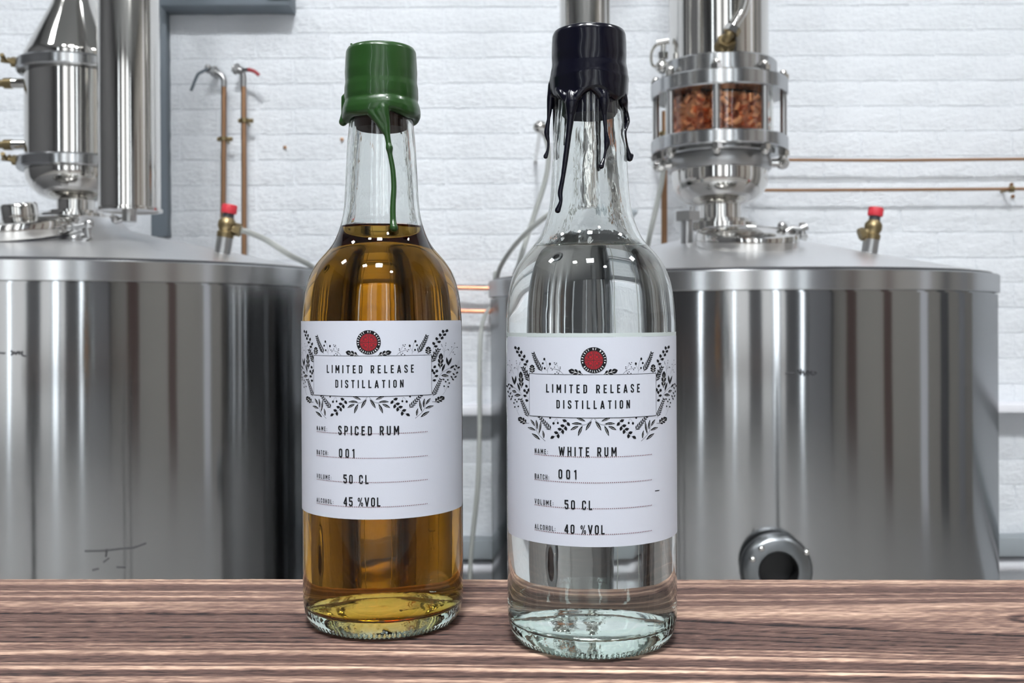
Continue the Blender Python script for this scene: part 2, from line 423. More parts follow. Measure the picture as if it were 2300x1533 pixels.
    n = nd(m, 'ShaderNodeTexNoise'); n.inputs['Scale'].default_value = 1; n.inputs['Detail'].default_value = 4
    lk(m, tc.outputs['Object'], mp.inputs[0]); lk(m, mp.outputs[0], n.inputs['Vector'])
    ma = nd(m, 'ShaderNodeMath', operation='MULTIPLY_ADD'); ma.inputs[1].default_value = .72; lk(m, n.outputs['Fac'], ma.inputs[0])
    sb = nd(m, 'ShaderNodeMath', operation='SUBTRACT'); sb.inputs[1].default_value = .36
    lk(m, a.outputs['Fac'], sb.inputs[0]); lk(m, sb.outputs[0], ma.inputs[2]); lk(m, ma.outputs[0], cr.inputs[0])
    el = cr.color_ramp.elements
    el[0].position = 0; el[0].color = (.010,.008,.010,1); el[1].position = 1; el[1].color = (.60,.44,.33,1)
    for p, c in ((.10,(.022,.014,.012)),(.24,(.070,.040,.034)),(.38,(.105,.062,.051)),(.54,(.200,.125,.096)),(.74,(.38,.255,.190))):
        x_ = el.new(p); x_.color = (*c, 1)
    lk(m, cr.outputs[0], bsdf(m).inputs['Base Color']); bsdf(m).inputs['Roughness'].default_value = .78; bsdf(m).inputs['Specular IOR Level'].default_value = .22
    bp = nd(m, 'ShaderNodeBump'); bp.inputs['Strength'].default_value = .35; bp.inputs['Distance'].default_value = .0006
    lk(m, n.outputs['Fac'], bp.inputs['Height']); lk(m, bp.outputs[0], bsdf(m).inputs['Normal'])
    t = thing('workbench', 'brown brushed-grain wooden board worktop under the two bottles', 'table', (0, 0, TABLE))
    t.rotation_euler = (0, 0, 0)
    o = obj('board', me, m, t); yaw = math.radians(-1.35); o.rotation_euler = (0, 0, yaw)
    o.location = Matrix.Rotation(-0, 3, 'Z') @ (Vector((0,.531,0)) - Matrix.Rotation(yaw, 3, 'Z') @ Vector((0,.531,0)))
    for sx in (-.62, .62):
        for y in (.35, .49): obj('leg', tubem([(sx, y, -TABLE), (sx, y, -th+.001)], .010, 14), dullsteel, t, 40)
worktop()

# ------------------------------------------------------------------ stills
def still(cx, D, R, rim_z, rise, name_label, colx):
    T = Matrix.Translation
    c0 = P(cx, HOR, D); c = Vector((c0.x, D, 0))
    root = thing('pot_still', name_label, 'still', (c.x, c.y, 0))
    B = T(c)
    obj('tank_shell', lathem([(0,.18),(R-.004,.18),(R-.003,CZ+rim_z-.0405),(R-.010,CZ+rim_z-.0405),(R-.010,CZ+rim_z-.012),(0,CZ+rim_z-.012)], 160, B), brushed, root, 30)
    obj('rim_band', lathem([(R-.0098,CZ+rim_z-.0365),(R,CZ+rim_z-.0365),(R+.001,CZ+rim_z-.0355),(R+.001,CZ+rim_z-.002),(R-.001,CZ+rim_z),(R-.016,CZ+rim_z+.0005),(R-.016,CZ+rim_z-.03)], 160, B, True), rimsteel, root, 24)
    z0 = CZ+rim_z
    obj('rim_gap_shade', lathem([(R-.0165,z0-.004),(R-.0125,z0-.004),(R-.0125,z0+.0045),(R-.0165,z0+.0045)], 160, B, True), darkplastic, root, 40)  # dark ring added for the shaded gap between rim and cone
    obj('cone_top', lathem([(R-.017,z0-.005),(R-.017,z0+.0035),(R-.026,z0+.0065),(R*.6,z0+rise*.40),(.12,z0+rise*(1-.12/R)),(.10,z0+rise),(0,z0+rise)], 128, B), conesteel, root, 50)
    for a in (45, 135, 225, 315):
        q = c+Vector((math.sin(math.radians(a)), math.cos(math.radians(a)), 0))*(R-.07)
        obj('leg', tubem([(q.x,q.y,0),(q.x,q.y,.2)], .03, 16), dullsteel, root, 40)
    return root, c, z0

def manway(root, c, loc, r, tilt, az, h=.030, knob=False):
    """round tilted hatch; axis leans towards az by tilt"""
    d = Vector((math.sin(tilt)*math.sin(az), -math.sin(tilt)*math.cos(az), math.cos(tilt)))
    M = align(loc, d)
    m = obj('manway_collar', lathem([(r*.93,-.05),(r*.93,h*.42),(r*.80,h*.42),(r*.80,-.05)], 64, M, True), dullsteel, root, 40)
    lid = obj('manway_lid', lathem([(0,h*.46),(r*.98,h*.46),(r,h*.5),(r,h*.90),(r*.985,h*.99),(r*.93,h*1.02),(r*.90,h*.97),(r*.6,h*1.08),(0,h*1.14)], 96, M), chrome, m, 50)
    seal = obj('seal_ring', lathem([(r*.90,h*.38),(r*.97,h*.38),(r*.97,h*.5),(r*.90,h*.5)], 64, M, True), darkplastic, m, 40)
    if knob:
        obj('knob', lathem([(0,h*1.0),(r*.29,h*1.0),(r*.30,h*1.1),(r*.30,h*1.52),(r*.27,h*1.6),(0,h*1.6)], 40, M), chrome, m, 40)
    return M

def vent_valve(root, base, lean, s=1.0, side=1, cap_label='red vent cap'):
    d = Vector((lean, 0, 1)).normalized(); M = align(base, d)
    st = obj('vent_valve', lathem([(.0165*s,-.02),(.0165*s,.040*s),(0,.040*s)], 32, M), dullsteel, root, 40)
    obj('brass_body', lathem([(0,.038*s),(.017*s,.038*s),(.0175*s,.048*s),(.014*s,.052*s),(.018*s,.060*s),(.018*s,.070*s),(.011*s,.080*s),(0,.080*s)], 24, M), brass, st, 35)
    bm = bmesh.new(); p = M @ Vector((0,0,.058*s)); sd = (M.to_3x3() @ Vector((1,0,0))) ; sd = Vector((side,0,-.35 if side < 0 else -.2)).normalized()
    tube(bm, [p, p+sd*.020*s], .010*s, 14); hexnut(bm, .0135*s, .012*s, align(p+sd*.018*s, sd))
    obj('side_port', bm, brass, st, 35)
    obj('neck', lathem([(0,.078*s),(.012*s,.078*s),(.011*s,.092*s),(0,.092*s)], 24, M), darkplastic, st, 40)
    bm = bmesh.new(); lathe(bm, [(0,.088*s),(.0150*s,.088*s),(.0158*s,.091*s),(.0158*s,.103*s),(.0145*s,.106*s),(0,.107*s)], 24, M)
    o = obj('vent_cap', bm, redcap, st, 35); o['label'] = cap_label
    return p+sd*.03*s

def clamp_bolt(root, p, d, s=1, m=brass, name='clamp_bolt'):
    bm = bmesh.new(); d = Vector(d).normalized()
    tube(bm, [p-d*.012*s, p+d*.030*s], .004*s, 10); hexnut(bm, .010*s, .010*s, align(p, d))
    side = d.cross(Vector((0,0,1))).normalized(); q = p+d*.022*s
    tube(bm, smooth_path([q-side*.018*s+Vector((0,0,.008*s)), q, q+side*.018*s+Vector((0,0,.008*s))], 4), .0045*s, 8)
    ball(bm, p-d*.008*s, .011*s, (1,1,1), 2)
    return obj(name, bm, m, root, 40)

# ---- right still
RD = 2.35
rs, rc, rz = still(1643, RD, .556, .0845, .118, 'brushed steel pot still on the right, with a sight glass of copper packing', 0)
k = RD/F
cc = P(1617, HOR, RD); cc.z = 0; CB = Matrix.Translation(cc)
def zz(v): return CZ+v
obj('column_neck', lathem([(.085,zz(.196)),(.085,zz(.214)),(.067,zz(.215)),(.067,zz(.224)),(.049,zz(.226)),(.049,zz(.262))], 64, CB), chrome, rs, 40)
bowlp = [(.047,zz(.256)),(.060,zz(.258)),(.080,zz(.266)),(.097,zz(.280)),(.1065,zz(.298)),(.109,zz(.315)),(.109,zz(.345))]
obj('column_bowl', lathem(bowlp, 96, CB), chrome, rs, 60)
obj('clamp_ring', lathem([(.100,zz(.334)),(.114,zz(.334)),(.117,zz(.338)),(.117,zz(.362)),(.112,zz(.368)),(.100,zz(.368))], 96, CB, True), dullsteel, rs, 40)
def flange(z0_, z1_, r0, r1, name='flange'):
    return obj(name, lathem([(r0,zz(z0_)),(r1-.003,zz(z0_)),(r1,zz(z0_+.003)),(r1,zz(z1_-.003)),(r1-.003,zz(z1_)),(r0,zz(z1_))], 96, CB, True), rimsteel, rs, 24)
flange(.368, .378, .09, .125); flange(.376, .4067, .095, .154); flange(.503, .5375, .095, .154); flange(.540, .578, .09, .130)
flange(.5375, .541, .09, .143, 'gasket_ring')
sg = obj('sight_glass', lathem([(.1215,zz(.405)),(.1215,zz(.504)),(.1165,zz(.504)),(.1165,zz(.405))], 96, CB, True), plainglass, rs, 40)
# copper rings packed behind the glass: one uncountable mass
bm = bmesh.new(); r_ = random.Random(3)
for i in range(430):
    a = r_.uniform(0, 2*PI); rr = .105*math.sqrt(r_.uniform(.55, 1)); z = zz(r_.uniform(.412, .497))
    q = cc+Vector((rr*math.sin(a), -rr*math.cos(a), z)); s = r_.uniform(.006, .010)
    d = Vector((r_.uniform(-1,1), r_.uniform(-1,1), r_.uniform(-1,1)))
    lathe(bm, [(s,-s),(s,s),(s*.75,s),(s*.75,-s)], 10, align(q, d), True)
lathe(bm, [(0,zz(.41)),(.085,zz(.41)),(.085,zz(.5)),(0,zz(.5))], 32, CB)
o = obj('copper_packing', bm, packcu, rs, 40); o['kind'] = 'stuff'; o['label'] = 'copper rings heaped behind the sight glass'
obj('column_tube', lathem([(.1124,zz(.57)),(.1124,zz(1.35)),(.05,zz(1.42)),(0,zz(1.42))], 96, CB), chrome, rs, 40)
for i in range(8):
    a = math.radians(-13.5+45*i); q = cc+Vector((.1435*math.sin(a), -.1435*math.cos(a), 0))
    rod = obj('tie_rod', tubem([(q.x,q.y,zz(.366)),(q.x,q.y,zz(.556))], .0075, 16), dullsteel, rs, 40)
    bm = bmesh.new(); hexnut(bm, .0125, .011, align((q.x,q.y,zz(.5365)), (0,0,1))); ball(bm, (q.x,q.y,zz(.551)), .0095)
    obj('cap_nut', bm, chrome, rod, 40); bm = bmesh.new()
    hexnut(bm, .0125, .012, align((q.x,q.y,zz(.3765)), (0,0,-1))); ball(bm, (q.x,q.y,zz(.362)), .0095)
    obj('cap_nut', bm, chrome, rod, 40)
for s_, px, py in ((-1, 1481, 372), (1, 1757, 366)):
    p = P(px, py, RD-.02); bm = bmesh.new()
    tube(bm, [(cc.x+s_*.105, RD-.02, p.z), (p.x-s_*.01, RD-.02, p.z)], .010, 12); ball(bm, p, .017, (1,.8,.9)); tube(bm, [p+Vector((0,.012,.012)), p+Vector((0,-.03,-.01))], .006, 10)
    obj('clamp_lug', bm, chrome, rs, 40)
# small valve beside the upper flange
p = P(1487, 150, RD-.02); p2 = P(1490, 100, RD-.02); bm = bmesh.new()
tube(bm, [p, p2], .006, 12); tube(bm, [P(1474, 97, RD-.02), P(1502, 92, RD-.02)], .007, 12); ball(bm, p, .016); hexnut(bm, .012, .014, align(P(1489,132,RD-.02), (0,0,1)))
tube(bm, smooth_path([P(1474,100,RD-.02), P(1463,118,RD-.02), P(1465,145,RD-.02), P(1480,152,RD-.02)], 6), .0035, 8)
tube(bm, [p, (cc.x-.10, RD-.02, p.z)], .009, 12)
obj('drain_cock', bm, chrome, rs, 40)
# pipe with a union in front of the column tube
bm = bmesh.new(); yq = RD-.135
pts = [P(1629,104,yq+.02), P(1634,84,yq), P(1652,52,yq), P(1670,20,yq), P(1678,-30,yq), P(1680,-120,yq), P(1682,-400,yq), P(1682,-460,yq+.06)]
tube(bm, smooth_path(pts, 6), .0105, 14)
hexnut(bm, .021, .018, align(pts[0], pts[1]-pts[0])); hexnut(bm, .018, .014, align(P(1641,74,yq), pts[2]-pts[1]))
ball(bm, P(1622,106,yq+.02), .018)
o = obj('union_fitting', bm, brass, rs, 40); o.data.materials.append(chrome)
for f in o.data.polygons: f.material_index = 1 if f.center.z > P(1629,72,yq).z else 0
# port beside the hatch
q = P(1543, 534, 2.2)
bm = bmesh.new(); lathe(bm, [(.013,-.03),(.013,.05),(0,.05)], 24, Matrix.Translation(q)); 
hexnut(bm, .029, .020, Matrix.Translation(q+Vector((0,0,.036)))); tube(bm, [q+Vector((.012,0,.05)), q+Vector((.012,0,.068))], .006, 10)
obj('side_port', bm, dullsteel, rs, 40)
M = manway(rs, rc, P(1677, 580, 2.11), .1035, math.radians(12.0), 0.0, .055)
lq = P(1792, 528, 2.08)
bm = bmesh.new(); tube(bm, [P(1765,520,2.1), P(1778,512,2.1), P(1801,514,2.1)], .006, 10); tube(bm, [P(1801,500,2.1), P(1803,532,2.1)], .006, 10)
tube(bm, [P(1797,514,2.1), P(1812,508,2.1)], .008, 10); tube(bm, [P(1798,530,2.1), P(1812,533,2.1)], .007, 10); ball(bm, P(1757,507,2.1), .010); tube(bm, [P(1757,507,2.1),P(1778,515,2.1)], .004, 8); tube(bm, [P(1790,520,2.1), P(1785,545,2.1)], .008, 10)
obj('hatch_clamp', bm, dullsteel, rs, 40)
hp2 = vent_valve(rs, P(1951, 578, 2.15), .16, 1.0, -1, 'red cap on the right vent valve')
# outlet
oc = P(1748, 1282, 2.35-.556-.035); bm = bmesh.new()
MO = align(oc+Vector((0,.02,0)), (0,-1,0))
obj('outlet_ring', lathem([(.033,-.06),(.033,.020),(.035,.024),(.052,.024),(.060,.018),(.0625,.008),(.0625,-.002),(.060,-.006),(.052,-.008),(.052,-.06)], 64, MO), outletsteel, rs, 40)
obj('outlet_bore', lathem([(0,-.010),(.0325,-.010),(.0325,.021),(.0335,.0255),(.0329,.0255)], 48, MO), boreshade, rs, 40)  # shallow black cup; the shade of the deep bore is in its colour
for a in (-62, -38, 48, 130, 210):
    v = Vector((math.sin(math.radians(a))*.056, -.024, math.cos(math.radians(a))*.056)); bm = bmesh.new(); ball(bm, oc+v, .0055); obj('bolt', bm, chrome, rs, 40)
# condenser tube of the right still, hanging behind the clear bottle
def condenser(root, px, rpx, Y, ybot, ctr, ztop, rc_):
    q = P(px, HOR, Y); q.z = 0; r = rpx*Y/F; z0_ = P(px, ybot, Y-r).z; TB = Matrix.Translation(q)
    t = obj('condenser_tube', lathem([(0,z0_+.004),(r-.004,z0_+.002),(r-.002,z0_),(r+.004,z0_),(r+.004,z0_+.005),(r,z0_+.007),(r,ztop-.05),(r*.4,ztop),(0,ztop)], 96, TB), chrome, root, 40)
    pz = ztop-.01
    obj('vapour_arm', tubem([(q.x,q.y,pz-.02),(q.x,q.y,pz+.06),(q.x+(ctr.x-q.x)*.2,q.y+(ctr.y-q.y)*.2,pz+.12),(ctr.x-(ctr.x-q.x)*.2,ctr.y-(ctr.y-q.y)*.2,pz+.12),(ctr.x,ctr.y,pz+.06),(ctr.x,ctr.y,rc_)], .025, 20, 6), chrome, root, 60)
    return q, r, z0_
q2, r2, zb2 = condenser(rs, 1317, 56, 2.05, 462, cc, 2.45, zz(1.40))
bm = bmesh.new(); hc = P(1392, 482, 2.12); box(bm, -.026, .026, -.004, .004, -.026, .026, .002)
bmesh.ops.transform(bm, matrix=Matrix.Translation(hc) @ Matrix.Rotation(math.radians(40), 4, 'Y'), verts=bm.verts)
for v in (P(1428,474,2.11), P(1418,489,2.11)): ball(bm, v, .005)
tube(bm, [hc, (q2.x+r2*.5, q2.y, hc.z+.03)], .009, 10)
obj('mounting_plate', bm, greyduct, rs, 40)

# ---- left still
LD = 2.25
ls, lc, lz = still(165, LD, .556, .1045, .118, 'brushed steel pot still on the left, with a tall chrome condenser tube', 0)
lcc = P(172, HOR, LD); lcc.z = 0; LB = Matrix.Translation(lcc)
obj('column_neck', lathem([(.075,zz(.214)),(.075,zz(.232)),(.056,zz(.233)),(.056,zz(.240)),(.040,zz(.242)),(.040,zz(.28))], 64, LB), chrome, ls, 40)
obj('column_bowl', lathem([(.038,zz(.262)),(.055,zz(.266)),(.075,zz(.274)),(.090,zz(.288)),(.1005,zz(.305)),(.103,zz(.322)),(.103,zz(.335))], 96, LB), chrome, ls, 60)
def lflange(z0_, z1_, r1):
    return obj('clamp_ring', lathem([(.09,zz(z0_)),(r1-.003,zz(z0_)),(r1,zz(z0_+.004)),(r1,zz(z1_-.004)),(r1-.003,zz(z1_)),(.09,zz(z1_))], 96, LB, True), rimsteel, ls, 24)
lflange(.327, .3535, .119); lflange(.5376, .5636, .119)
obj('column_tube', lathem([(.103,zz(.34)),(.103,zz(.55))], 96, LB), chrome, ls, 40)
obj('column_cone', lathem([(.103,zz(.562)),(.105,zz(.572)),(.102,zz(.582)),(.052,zz(.684)),(.034,zz(.73)),(.030,zz(.80)),(.030,zz(1.38)),(0,zz(1.38))], 96, LB), chrome, ls, 40)
for zf, px_ in ((187, 8), (325, 8)):
    a, b = P(-30, zf, LD), P(70, zf, LD); bm = bmesh.new()
    tube(bm, [P(28,zf,LD), P(76,zf,LD)], .011, 20)
    sp = obj('cooling_port', bm, chrome, ls, 40)
    bm = bmesh.new(); tube(bm, [P(-60,zf,LD), P(14,zf,LD)], .008, 14); tube(bm, [P(10,zf,LD), P(28,zf,LD)], .012, 12)
    o = obj('brass_connector', bm, brass, sp, 40)
for px_, py_ in ((38, 140), (40, 360)):
    clamp_bolt(ls, P(px_, py_, LD-.03), (-1, -.1, .1), 1.1)
lm_ = manway(ls, lc, P(56, 559, 2.0), .112, math.radians(11), math.radians(-18), .056, True)
bm = bmesh.new()
for a_, b_, r_2 in (((142,515),(200,505),.007),((160,530),(190,520),.009),((165,500),(172,540),.007),((196,508),(200,535),.007),((178,545),(202,528),.006)):
    tube(bm, [P(*a_, 1.96), P(*b_, 1.96)], r_2, 10)
ball(bm, P(167,536,1.95), .010); ball(bm, P(200,502,1.96), .010); tube(bm, [P(150,512,1.96), P(128,530,1.95)], .008, 10); tube(bm, [P(180,530,1.96), P(178,566,1.97)], .007, 10)
obj('hatch_clamp', bm, dullsteel, ls, 40)
hp1 = vent_valve(ls, P(499, 574, 2.10), .16, 1.0, 1, 'red cap on the left vent valve')
ql, rl, zbl = condenser(ls, 292, 67, 2.05, 468, lcc, 2.45, zz(1.36))
bm = bmesh.new(); tube(bm, [(ql.x, ql.y, zbl+.01), (ql.x, ql.y, zbl-.02)], .014, 16); ball(bm, P(260,493,2.05), .009); tube(bm, [P(260,493,2.05), P(250,484,2.05)], .005, 8); tube(bm, [P(262,497,2.05), (ql.x,ql.y,zbl-.01)], .005, 8)
obj('drain_port', bm, dullsteel, ls, 40)
for rt in (rs, ls):
    relocate(rt)

# pen marks on the tanks (strokes lie on the curved shell)
def pen(root, c, R_, D, strokes, wd=.0016):
    bm = bmesh.new()
    for st in strokes:
        pts = []
        for px, py in st:
            Y = D-R_
            for _ in range(8):
                X = P(px, py, Y).x-c.x; Y = D-math.sqrt(max(R_*R_-X*X, 0))
            q = P(px, py, Y); n_v = Vector((q.x-c.x, q.y-D, 0)).normalized(); pts.append(q+n_v*.0003)
        tube(bm, smooth_path(pts, 3), wd, 6)
    o = obj('pen_mark', bm, marker, root, 60); relocate(root); return o
pen(rs, rc, .5525, RD, [[(1764,838),(1774,838),(1784,838)], [(1792,829),(1795,836),(1799,839)], [(1799,828),(1799,842)], [(1806,832),(1803,836),(1808,840),(1804,843)], [(1814,831),(1811,836),(1815,841),(1818,836),(1814,831)],
    [(1823,832),(1822,840),(1830,841)], [(1829,834),(1834,839)]])
pen(ls, lc, .5525, LD, [[(-12,791),(0,792),(12,793)], [(24,787),(30,793),(24,797)], [(32,789),(36,795),(40,789),(44,794)], [(44,788),(44,796)], [(50,788),(50,797),(60,799)]], .0017)
pen(ls, lc, .5525, LD, [[(190,1237),(240,1235),(275,1231),(300,1229),(328,1219)], [(232,1262),(245,1252)], [(208,1280),(222,1276)], [(262,1273),(282,1273)], [(240,1232),(238,1250)]], .0014)

# ------------------------------------------------------------------ things on the back wall
def wallpipe(name, label, pts, r, m, brackets=(), group=None, sm=0):
    t = thing(name, label, 'pipe', pts[0], group)
    obj('pipe', tubem(pts, r, 16, sm), m, t, 60)
    for (bx, by, Y, wv) in brackets:
        q = P(bx, by, Y); bm = bmesh.new(); tube(bm, [q, (q.x, WALL+.002, q.z)], .004, 10)
        lathe(bm, [(r+.001,-.006),(r+.005,-.006),(r+.005,.006),(r+.001,.006)], 20, align(q, wv), True)
        if abs(wv[2]) > .5:
            tube(bm, [q+Vector((-r-.002,0,0)), q+Vector((-r-.010,0,0))], .006, 8); tube(bm, [q+Vector((r+.002,0,0)), q+Vector((r+.018,0,0))], .006, 8)
        obj('bracket', bm, brass, t, 40)
    return t
yp = 2.99
t1 = wallpipe('water_pipe', 'left of two vertical copper pipes on the wall, grey-blue tap lever', [P(497,800,yp), P(500,560,yp), P(502,400,yp), P(503,190,yp)], .0075, oldcopper, [(502,312,yp,(0,0,1)),(498,640,yp,(0,0,1))])
bm = bmesh.new(); tube(bm, smooth_path([P(503,195,yp), P(503,180,yp), P(498,170,yp), P(488,163,yp)], 5), .0085, 14)
tube(bm, [P(490,164,yp), P(466,155,yp)], .012, 14); hexnut(bm, .016, .010, align(P(484,161,yp), P(466,155,yp)-P(484,161,yp))); ball(bm, P(467,152,yp-.01), .010)
tube(bm, [P(474,158,yp), (P(474,158,yp).x, WALL, P(474,158,yp).z)], .009, 12)
obj('tap', bm, dullsteel, t1, 40)
bm = bmesh.new(); tube(bm, smooth_path([P(468,154,yp-.02), P(452,162,yp-.025), P(443,170,yp-.03), P(429,204,yp-.03)], 4), .0045, 8)
obj('lever', bm, greypaint, t1, 40); relocate(t1)
t2 = wallpipe('water_pipe', 'right of two vertical copper pipes on the wall, red tap lever', [P(546,800,yp), P(548,560,yp), P(548,400,yp), P(547,190,yp)], .0075, oldcopper, [(549,271,yp,(0,0,1)),(547,640,yp,(0,0,1))])
bm = bmesh.new(); tube(bm, smooth_path([P(547,195,yp), P(547,172,yp), P(544,162,yp), P(536,158,yp)], 5), .0085, 14)
tube(bm, [P(524,153,yp), P(545,160,yp)], .012, 14); hexnut(bm, .017, .010, align(P(528,154,yp), P(545,160,yp)-P(524,153,yp))); 
tube(bm, [P(534,156,yp), (P(534,156,yp).x, WALL, P(534,156,yp).z)], .009, 12); tube(bm, [P(545,158,yp-.01), P(560,156,yp-.02)], .006, 10)
obj('tap', bm, dullsteel, t2, 40)
bm = bmesh.new(); tube(bm, smooth_path([P(558,156,yp-.02), P(568,159,yp-.025), P(574,162,yp-.03), P(582,169,yp-.03)], 4), .0055, 8)
o = obj('lever', bm, mat('red_lever_paint', (.35,.05,.06), .5), t2, 40); relocate(t2)
ys = 2.985
a = wallpipe('gas_line', 'upper of two thin horizontal copper lines on the white wall at right', [P(1700,359,ys), P(1775,359,ys), P(2000,360,ys), P(2300,357,ys), P(2700,355,ys)], .0046, oldcopper, [(1705,359.5,ys,(1,0,0)),(2420,356,ys,(1,0,0))], 'thin copper lines at right'); relocate(a)
a = wallpipe('gas_line', 'lower of two thin horizontal copper lines on the white wall at right', [P(1690,427,ys), P(1800,427,ys), P(2000,426,ys), P(2300,424,ys), P(2700,422,ys)], .0046, oldcopper, [(1694,427,ys,(1,0,0)),(2272,424.5,ys,(1,0,0))], 'thin copper lines at right'); relocate(a)
a = wallpipe('copper_line', 'upper bright copper pipe between the two stills', [P(760,640,ys), P(1040,646,ys), P(1240,650,ys)], .0062, copper, [(1120,648,ys,(1,0,0)),(800,641,ys,(1,0,0))], 'bright copper pipes between the stills'); relocate(a)
a = wallpipe('copper_line', 'lower bright copper pipe between the two stills', [P(760,694,ys), P(1040,698,ys), P(1240,702,ys)], .0062, copper, [(1120,700,ys,(1,0,0)),(800,695,ys,(1,0,0))], 'bright copper pipes between the stills'); relocate(a)
a = wallpipe('copper_riser', 'short vertical copper pipe behind the right still, beside a grey hose', [P(1492,640,2.98), P(1492,396,2.98), P(1493,330,2.98), P(1493,250,2.98)], .0085, oldcopper, [(1493,300,2.98,(0,0,1))]); relocate(a)
# strut frame
x0, x1 = P(334,300,WALL-.05).x, P(371,300,WALL-.05).x; zb = P(350,530,WALL-.05).z
t = thing('steel_strut', 'blue-grey steel strut frame on the wall behind the chrome tube', 'frame', ((x0+x1)/2, WALL, zb))
bm = bmesh.new(); box(bm, x0, x1, WALL-.035, WALL+.002, zb, 2.6, .002); obj('upright', bm, greypaint, t, 40)
bm = bmesh.new(); zr = P(500,13,WALL-.09).z; xr = P(655,10,WALL-.06).x; box(bm, x1, xr, WALL-.095, WALL+.002, zr, zr+.05, .002); obj('cross_rail', bm, greypaint, t, 40)
bm = bmesh.new(); box(bm, xr-.06, xr+.004, WALL-.108, WALL-.08, zr+.018, zr+.05, .003); obj('end_cap', bm, darkplastic, t, 40); relocate(t)
# trunking and low ducting
z1_ = P(2250,907,WALL-.095).z; z0_ = P(2250,927,WALL-.095).z
t = tag(obj('cable_trunking', boxm(-4.4, 4.4, WALL-.095, WALL+.002, z0_, z1_, .004), whitepvc, None, 40), 'long white cable trunking across the brick wall, behind both stills', 'trunking')
zt = P(1060,1212,WALL-.06).z
tag(obj('low_duct', boxm(-4.4, 4.4, WALL-.07, WALL+.002, zt-.055, zt, .004), greyduct, None, 40), 'grey duct low on the wall in the gap between the stills', 'duct')
zt2 = zt-.066
tag(obj('low_conduit', tubem([(-4.4, WALL-.03, zt2-.02), (4.4, WALL-.03, zt2-.02)], .02, 14), whitepvc, None, 40), 'pale round conduit just under the low grey duct', 'pipe')
for px_, py_, lb in ((640,331,'small rusty screw in the wall right of the copper taps'), (768,313,'small dark screw in the wall left of the amber bottle neck'), (2272,414,'dark screw in the wall just above the lower copper line'), (2275,441,'dark screw in the wall just below the lower copper line')):
    q = P(px_, py_, WALL-.008); bm = bmesh.new(); lathe(bm, [(0,-.02),(.003,-.02),(.003,0),(.0055,.001),(.005,.003),(0,.004)], 12, align(q, (0,-1,0)))
    tag(obj('wall_screw', bm, oldcopper, None, 40), lb, 'screw')
# hoses
def hose_(label, pts, r=.0055, m=hose):
    return tag(obj('hose', tubem(pts, r, 12, 8), m, None, 60), label, 'hose')
hose_('grey hose curving down from the left red-capped valve', [hp1, P(560,522,2.12), P(600,540,2.16), P(650,572,2.2), P(706,602,2.33), P(762,655,2.43), P(775,770,2.5), P(775,1000,2.5), Vector((-.405,2.5,.006))], .0062)
hose_('grey hose running down the wall side of the right still, left edge', [P(1104,690,WALL-.004), P(1094,700,2.96), P(1083,730,2.84), P(1078,800,2.68), P(1075,1060,2.6), P(1056,1290,2.6), Vector((-.11,2.62,.006))], .0060)
hose_('straight grey hose slanting behind the clear bottle, from a chrome fitting', [P(1222,296,2.5), P(1232,340,2.5), P(1226,400,2.5), P(1198,490,2.5), P(1168,585,2.5), P(1150,660,2.90), P(1148,900,2.91), Vector((0.0,2.91,.006))], .0060)
hose_('grey hose arching behind the clear bottle shoulder down to the still rim', [P(1300,470,2.2), P(1262,466,2.3), P(1225,487,2.34), P(1175,530,2.42), P(1135,580,2.6), P(1116,625,2.8), P(1112,700,2.86), Vector((-.05,2.86,.006))], .0060)
hose_('dark grey hose slanting beside the short copper pipe', [P(1495,330,2.8), P(1488,400,2.8), P(1472,475,2.8), P(1456,545,2.8), P(1440,640,2.92), P(1430,900,2.94), Vector((.37,2.94,.006))], .0068)
q = P(1214, 285, 2.5); bm = bmesh.new(); ball(bm, q, .016, (1.2,1,1)); tube(bm, [q, P(1226,305,2.5)], .009, 12); tube(bm, [q, (q.x, WALL, q.z)], .006, 10)
tag(obj('hose_fitting', bm, chrome, None, 60), 'chrome hose fitting on the wall, left of the navy wax drips', 'fitting')
q = P(1495, 332, 2.8); bm = bmesh.new(); hexnut(bm, .012, .02, align(q, (0,0,1))); tube(bm, [q+Vector((0,0,.01)), (q.x, WALL, q.z+.01)], .006, 10)
tag(obj('hose_fitting', bm, brass, None, 60), 'brass hose fitting behind the sight glass column', 'fitting')

# ------------------------------------------------------------------ bottles
RB = .0358
OUT = [(.0308,.0006),(.0322,.0010),(.0336,.0024),(.0348,.0048),(.0355,.0085),(.0358,.0130),(.0358,.06),(.0358,.128),(.0357,.1342),(.0353,.1398),(.0343,.1480),(.0333,.1520),(.0318,.1557),(.0298,.1592),(.0274,.1624),(.0248,.1652),(.0228,.1675),
       (.0212,.1700),(.0196,.1738),(.0182,.1780),(.0174,.1815),(.0169,.1850),(.0165,.1900),(.0160,.2000),(.0153,.2130),(.0145,.2225),(.0142,.2290),(.0142,.2500),(.0134,.2520)]
INN = [(0,.0135),(.012,.0125),(.022,.0090),(.029,.0066),(.0315,.0076),(.0330,.0105),(.0335,.0150),(.0336,.06),(.0336,.128),(.0335,.1342),(.0331,.1396),(.0321,.1472),(.0311,.1510),(.0296,.1546),(.0276,.1580),(.0253,.1610),(.0228,.1637),(.0208,.1662),
       (.0192,.1690),(.0177,.1730),(.0163,.1775),(.0154,.1815),(.0149,.1850),(.0145,.1900),(.0139,.2000),(.0131,.2130),(.0122,.2225),(.0118,.2290),(.0116,.2500)]
UND = [(0,.0062),(.010,.0056),(.020,.0038),(.027,.0016),(.0296,.0004)]
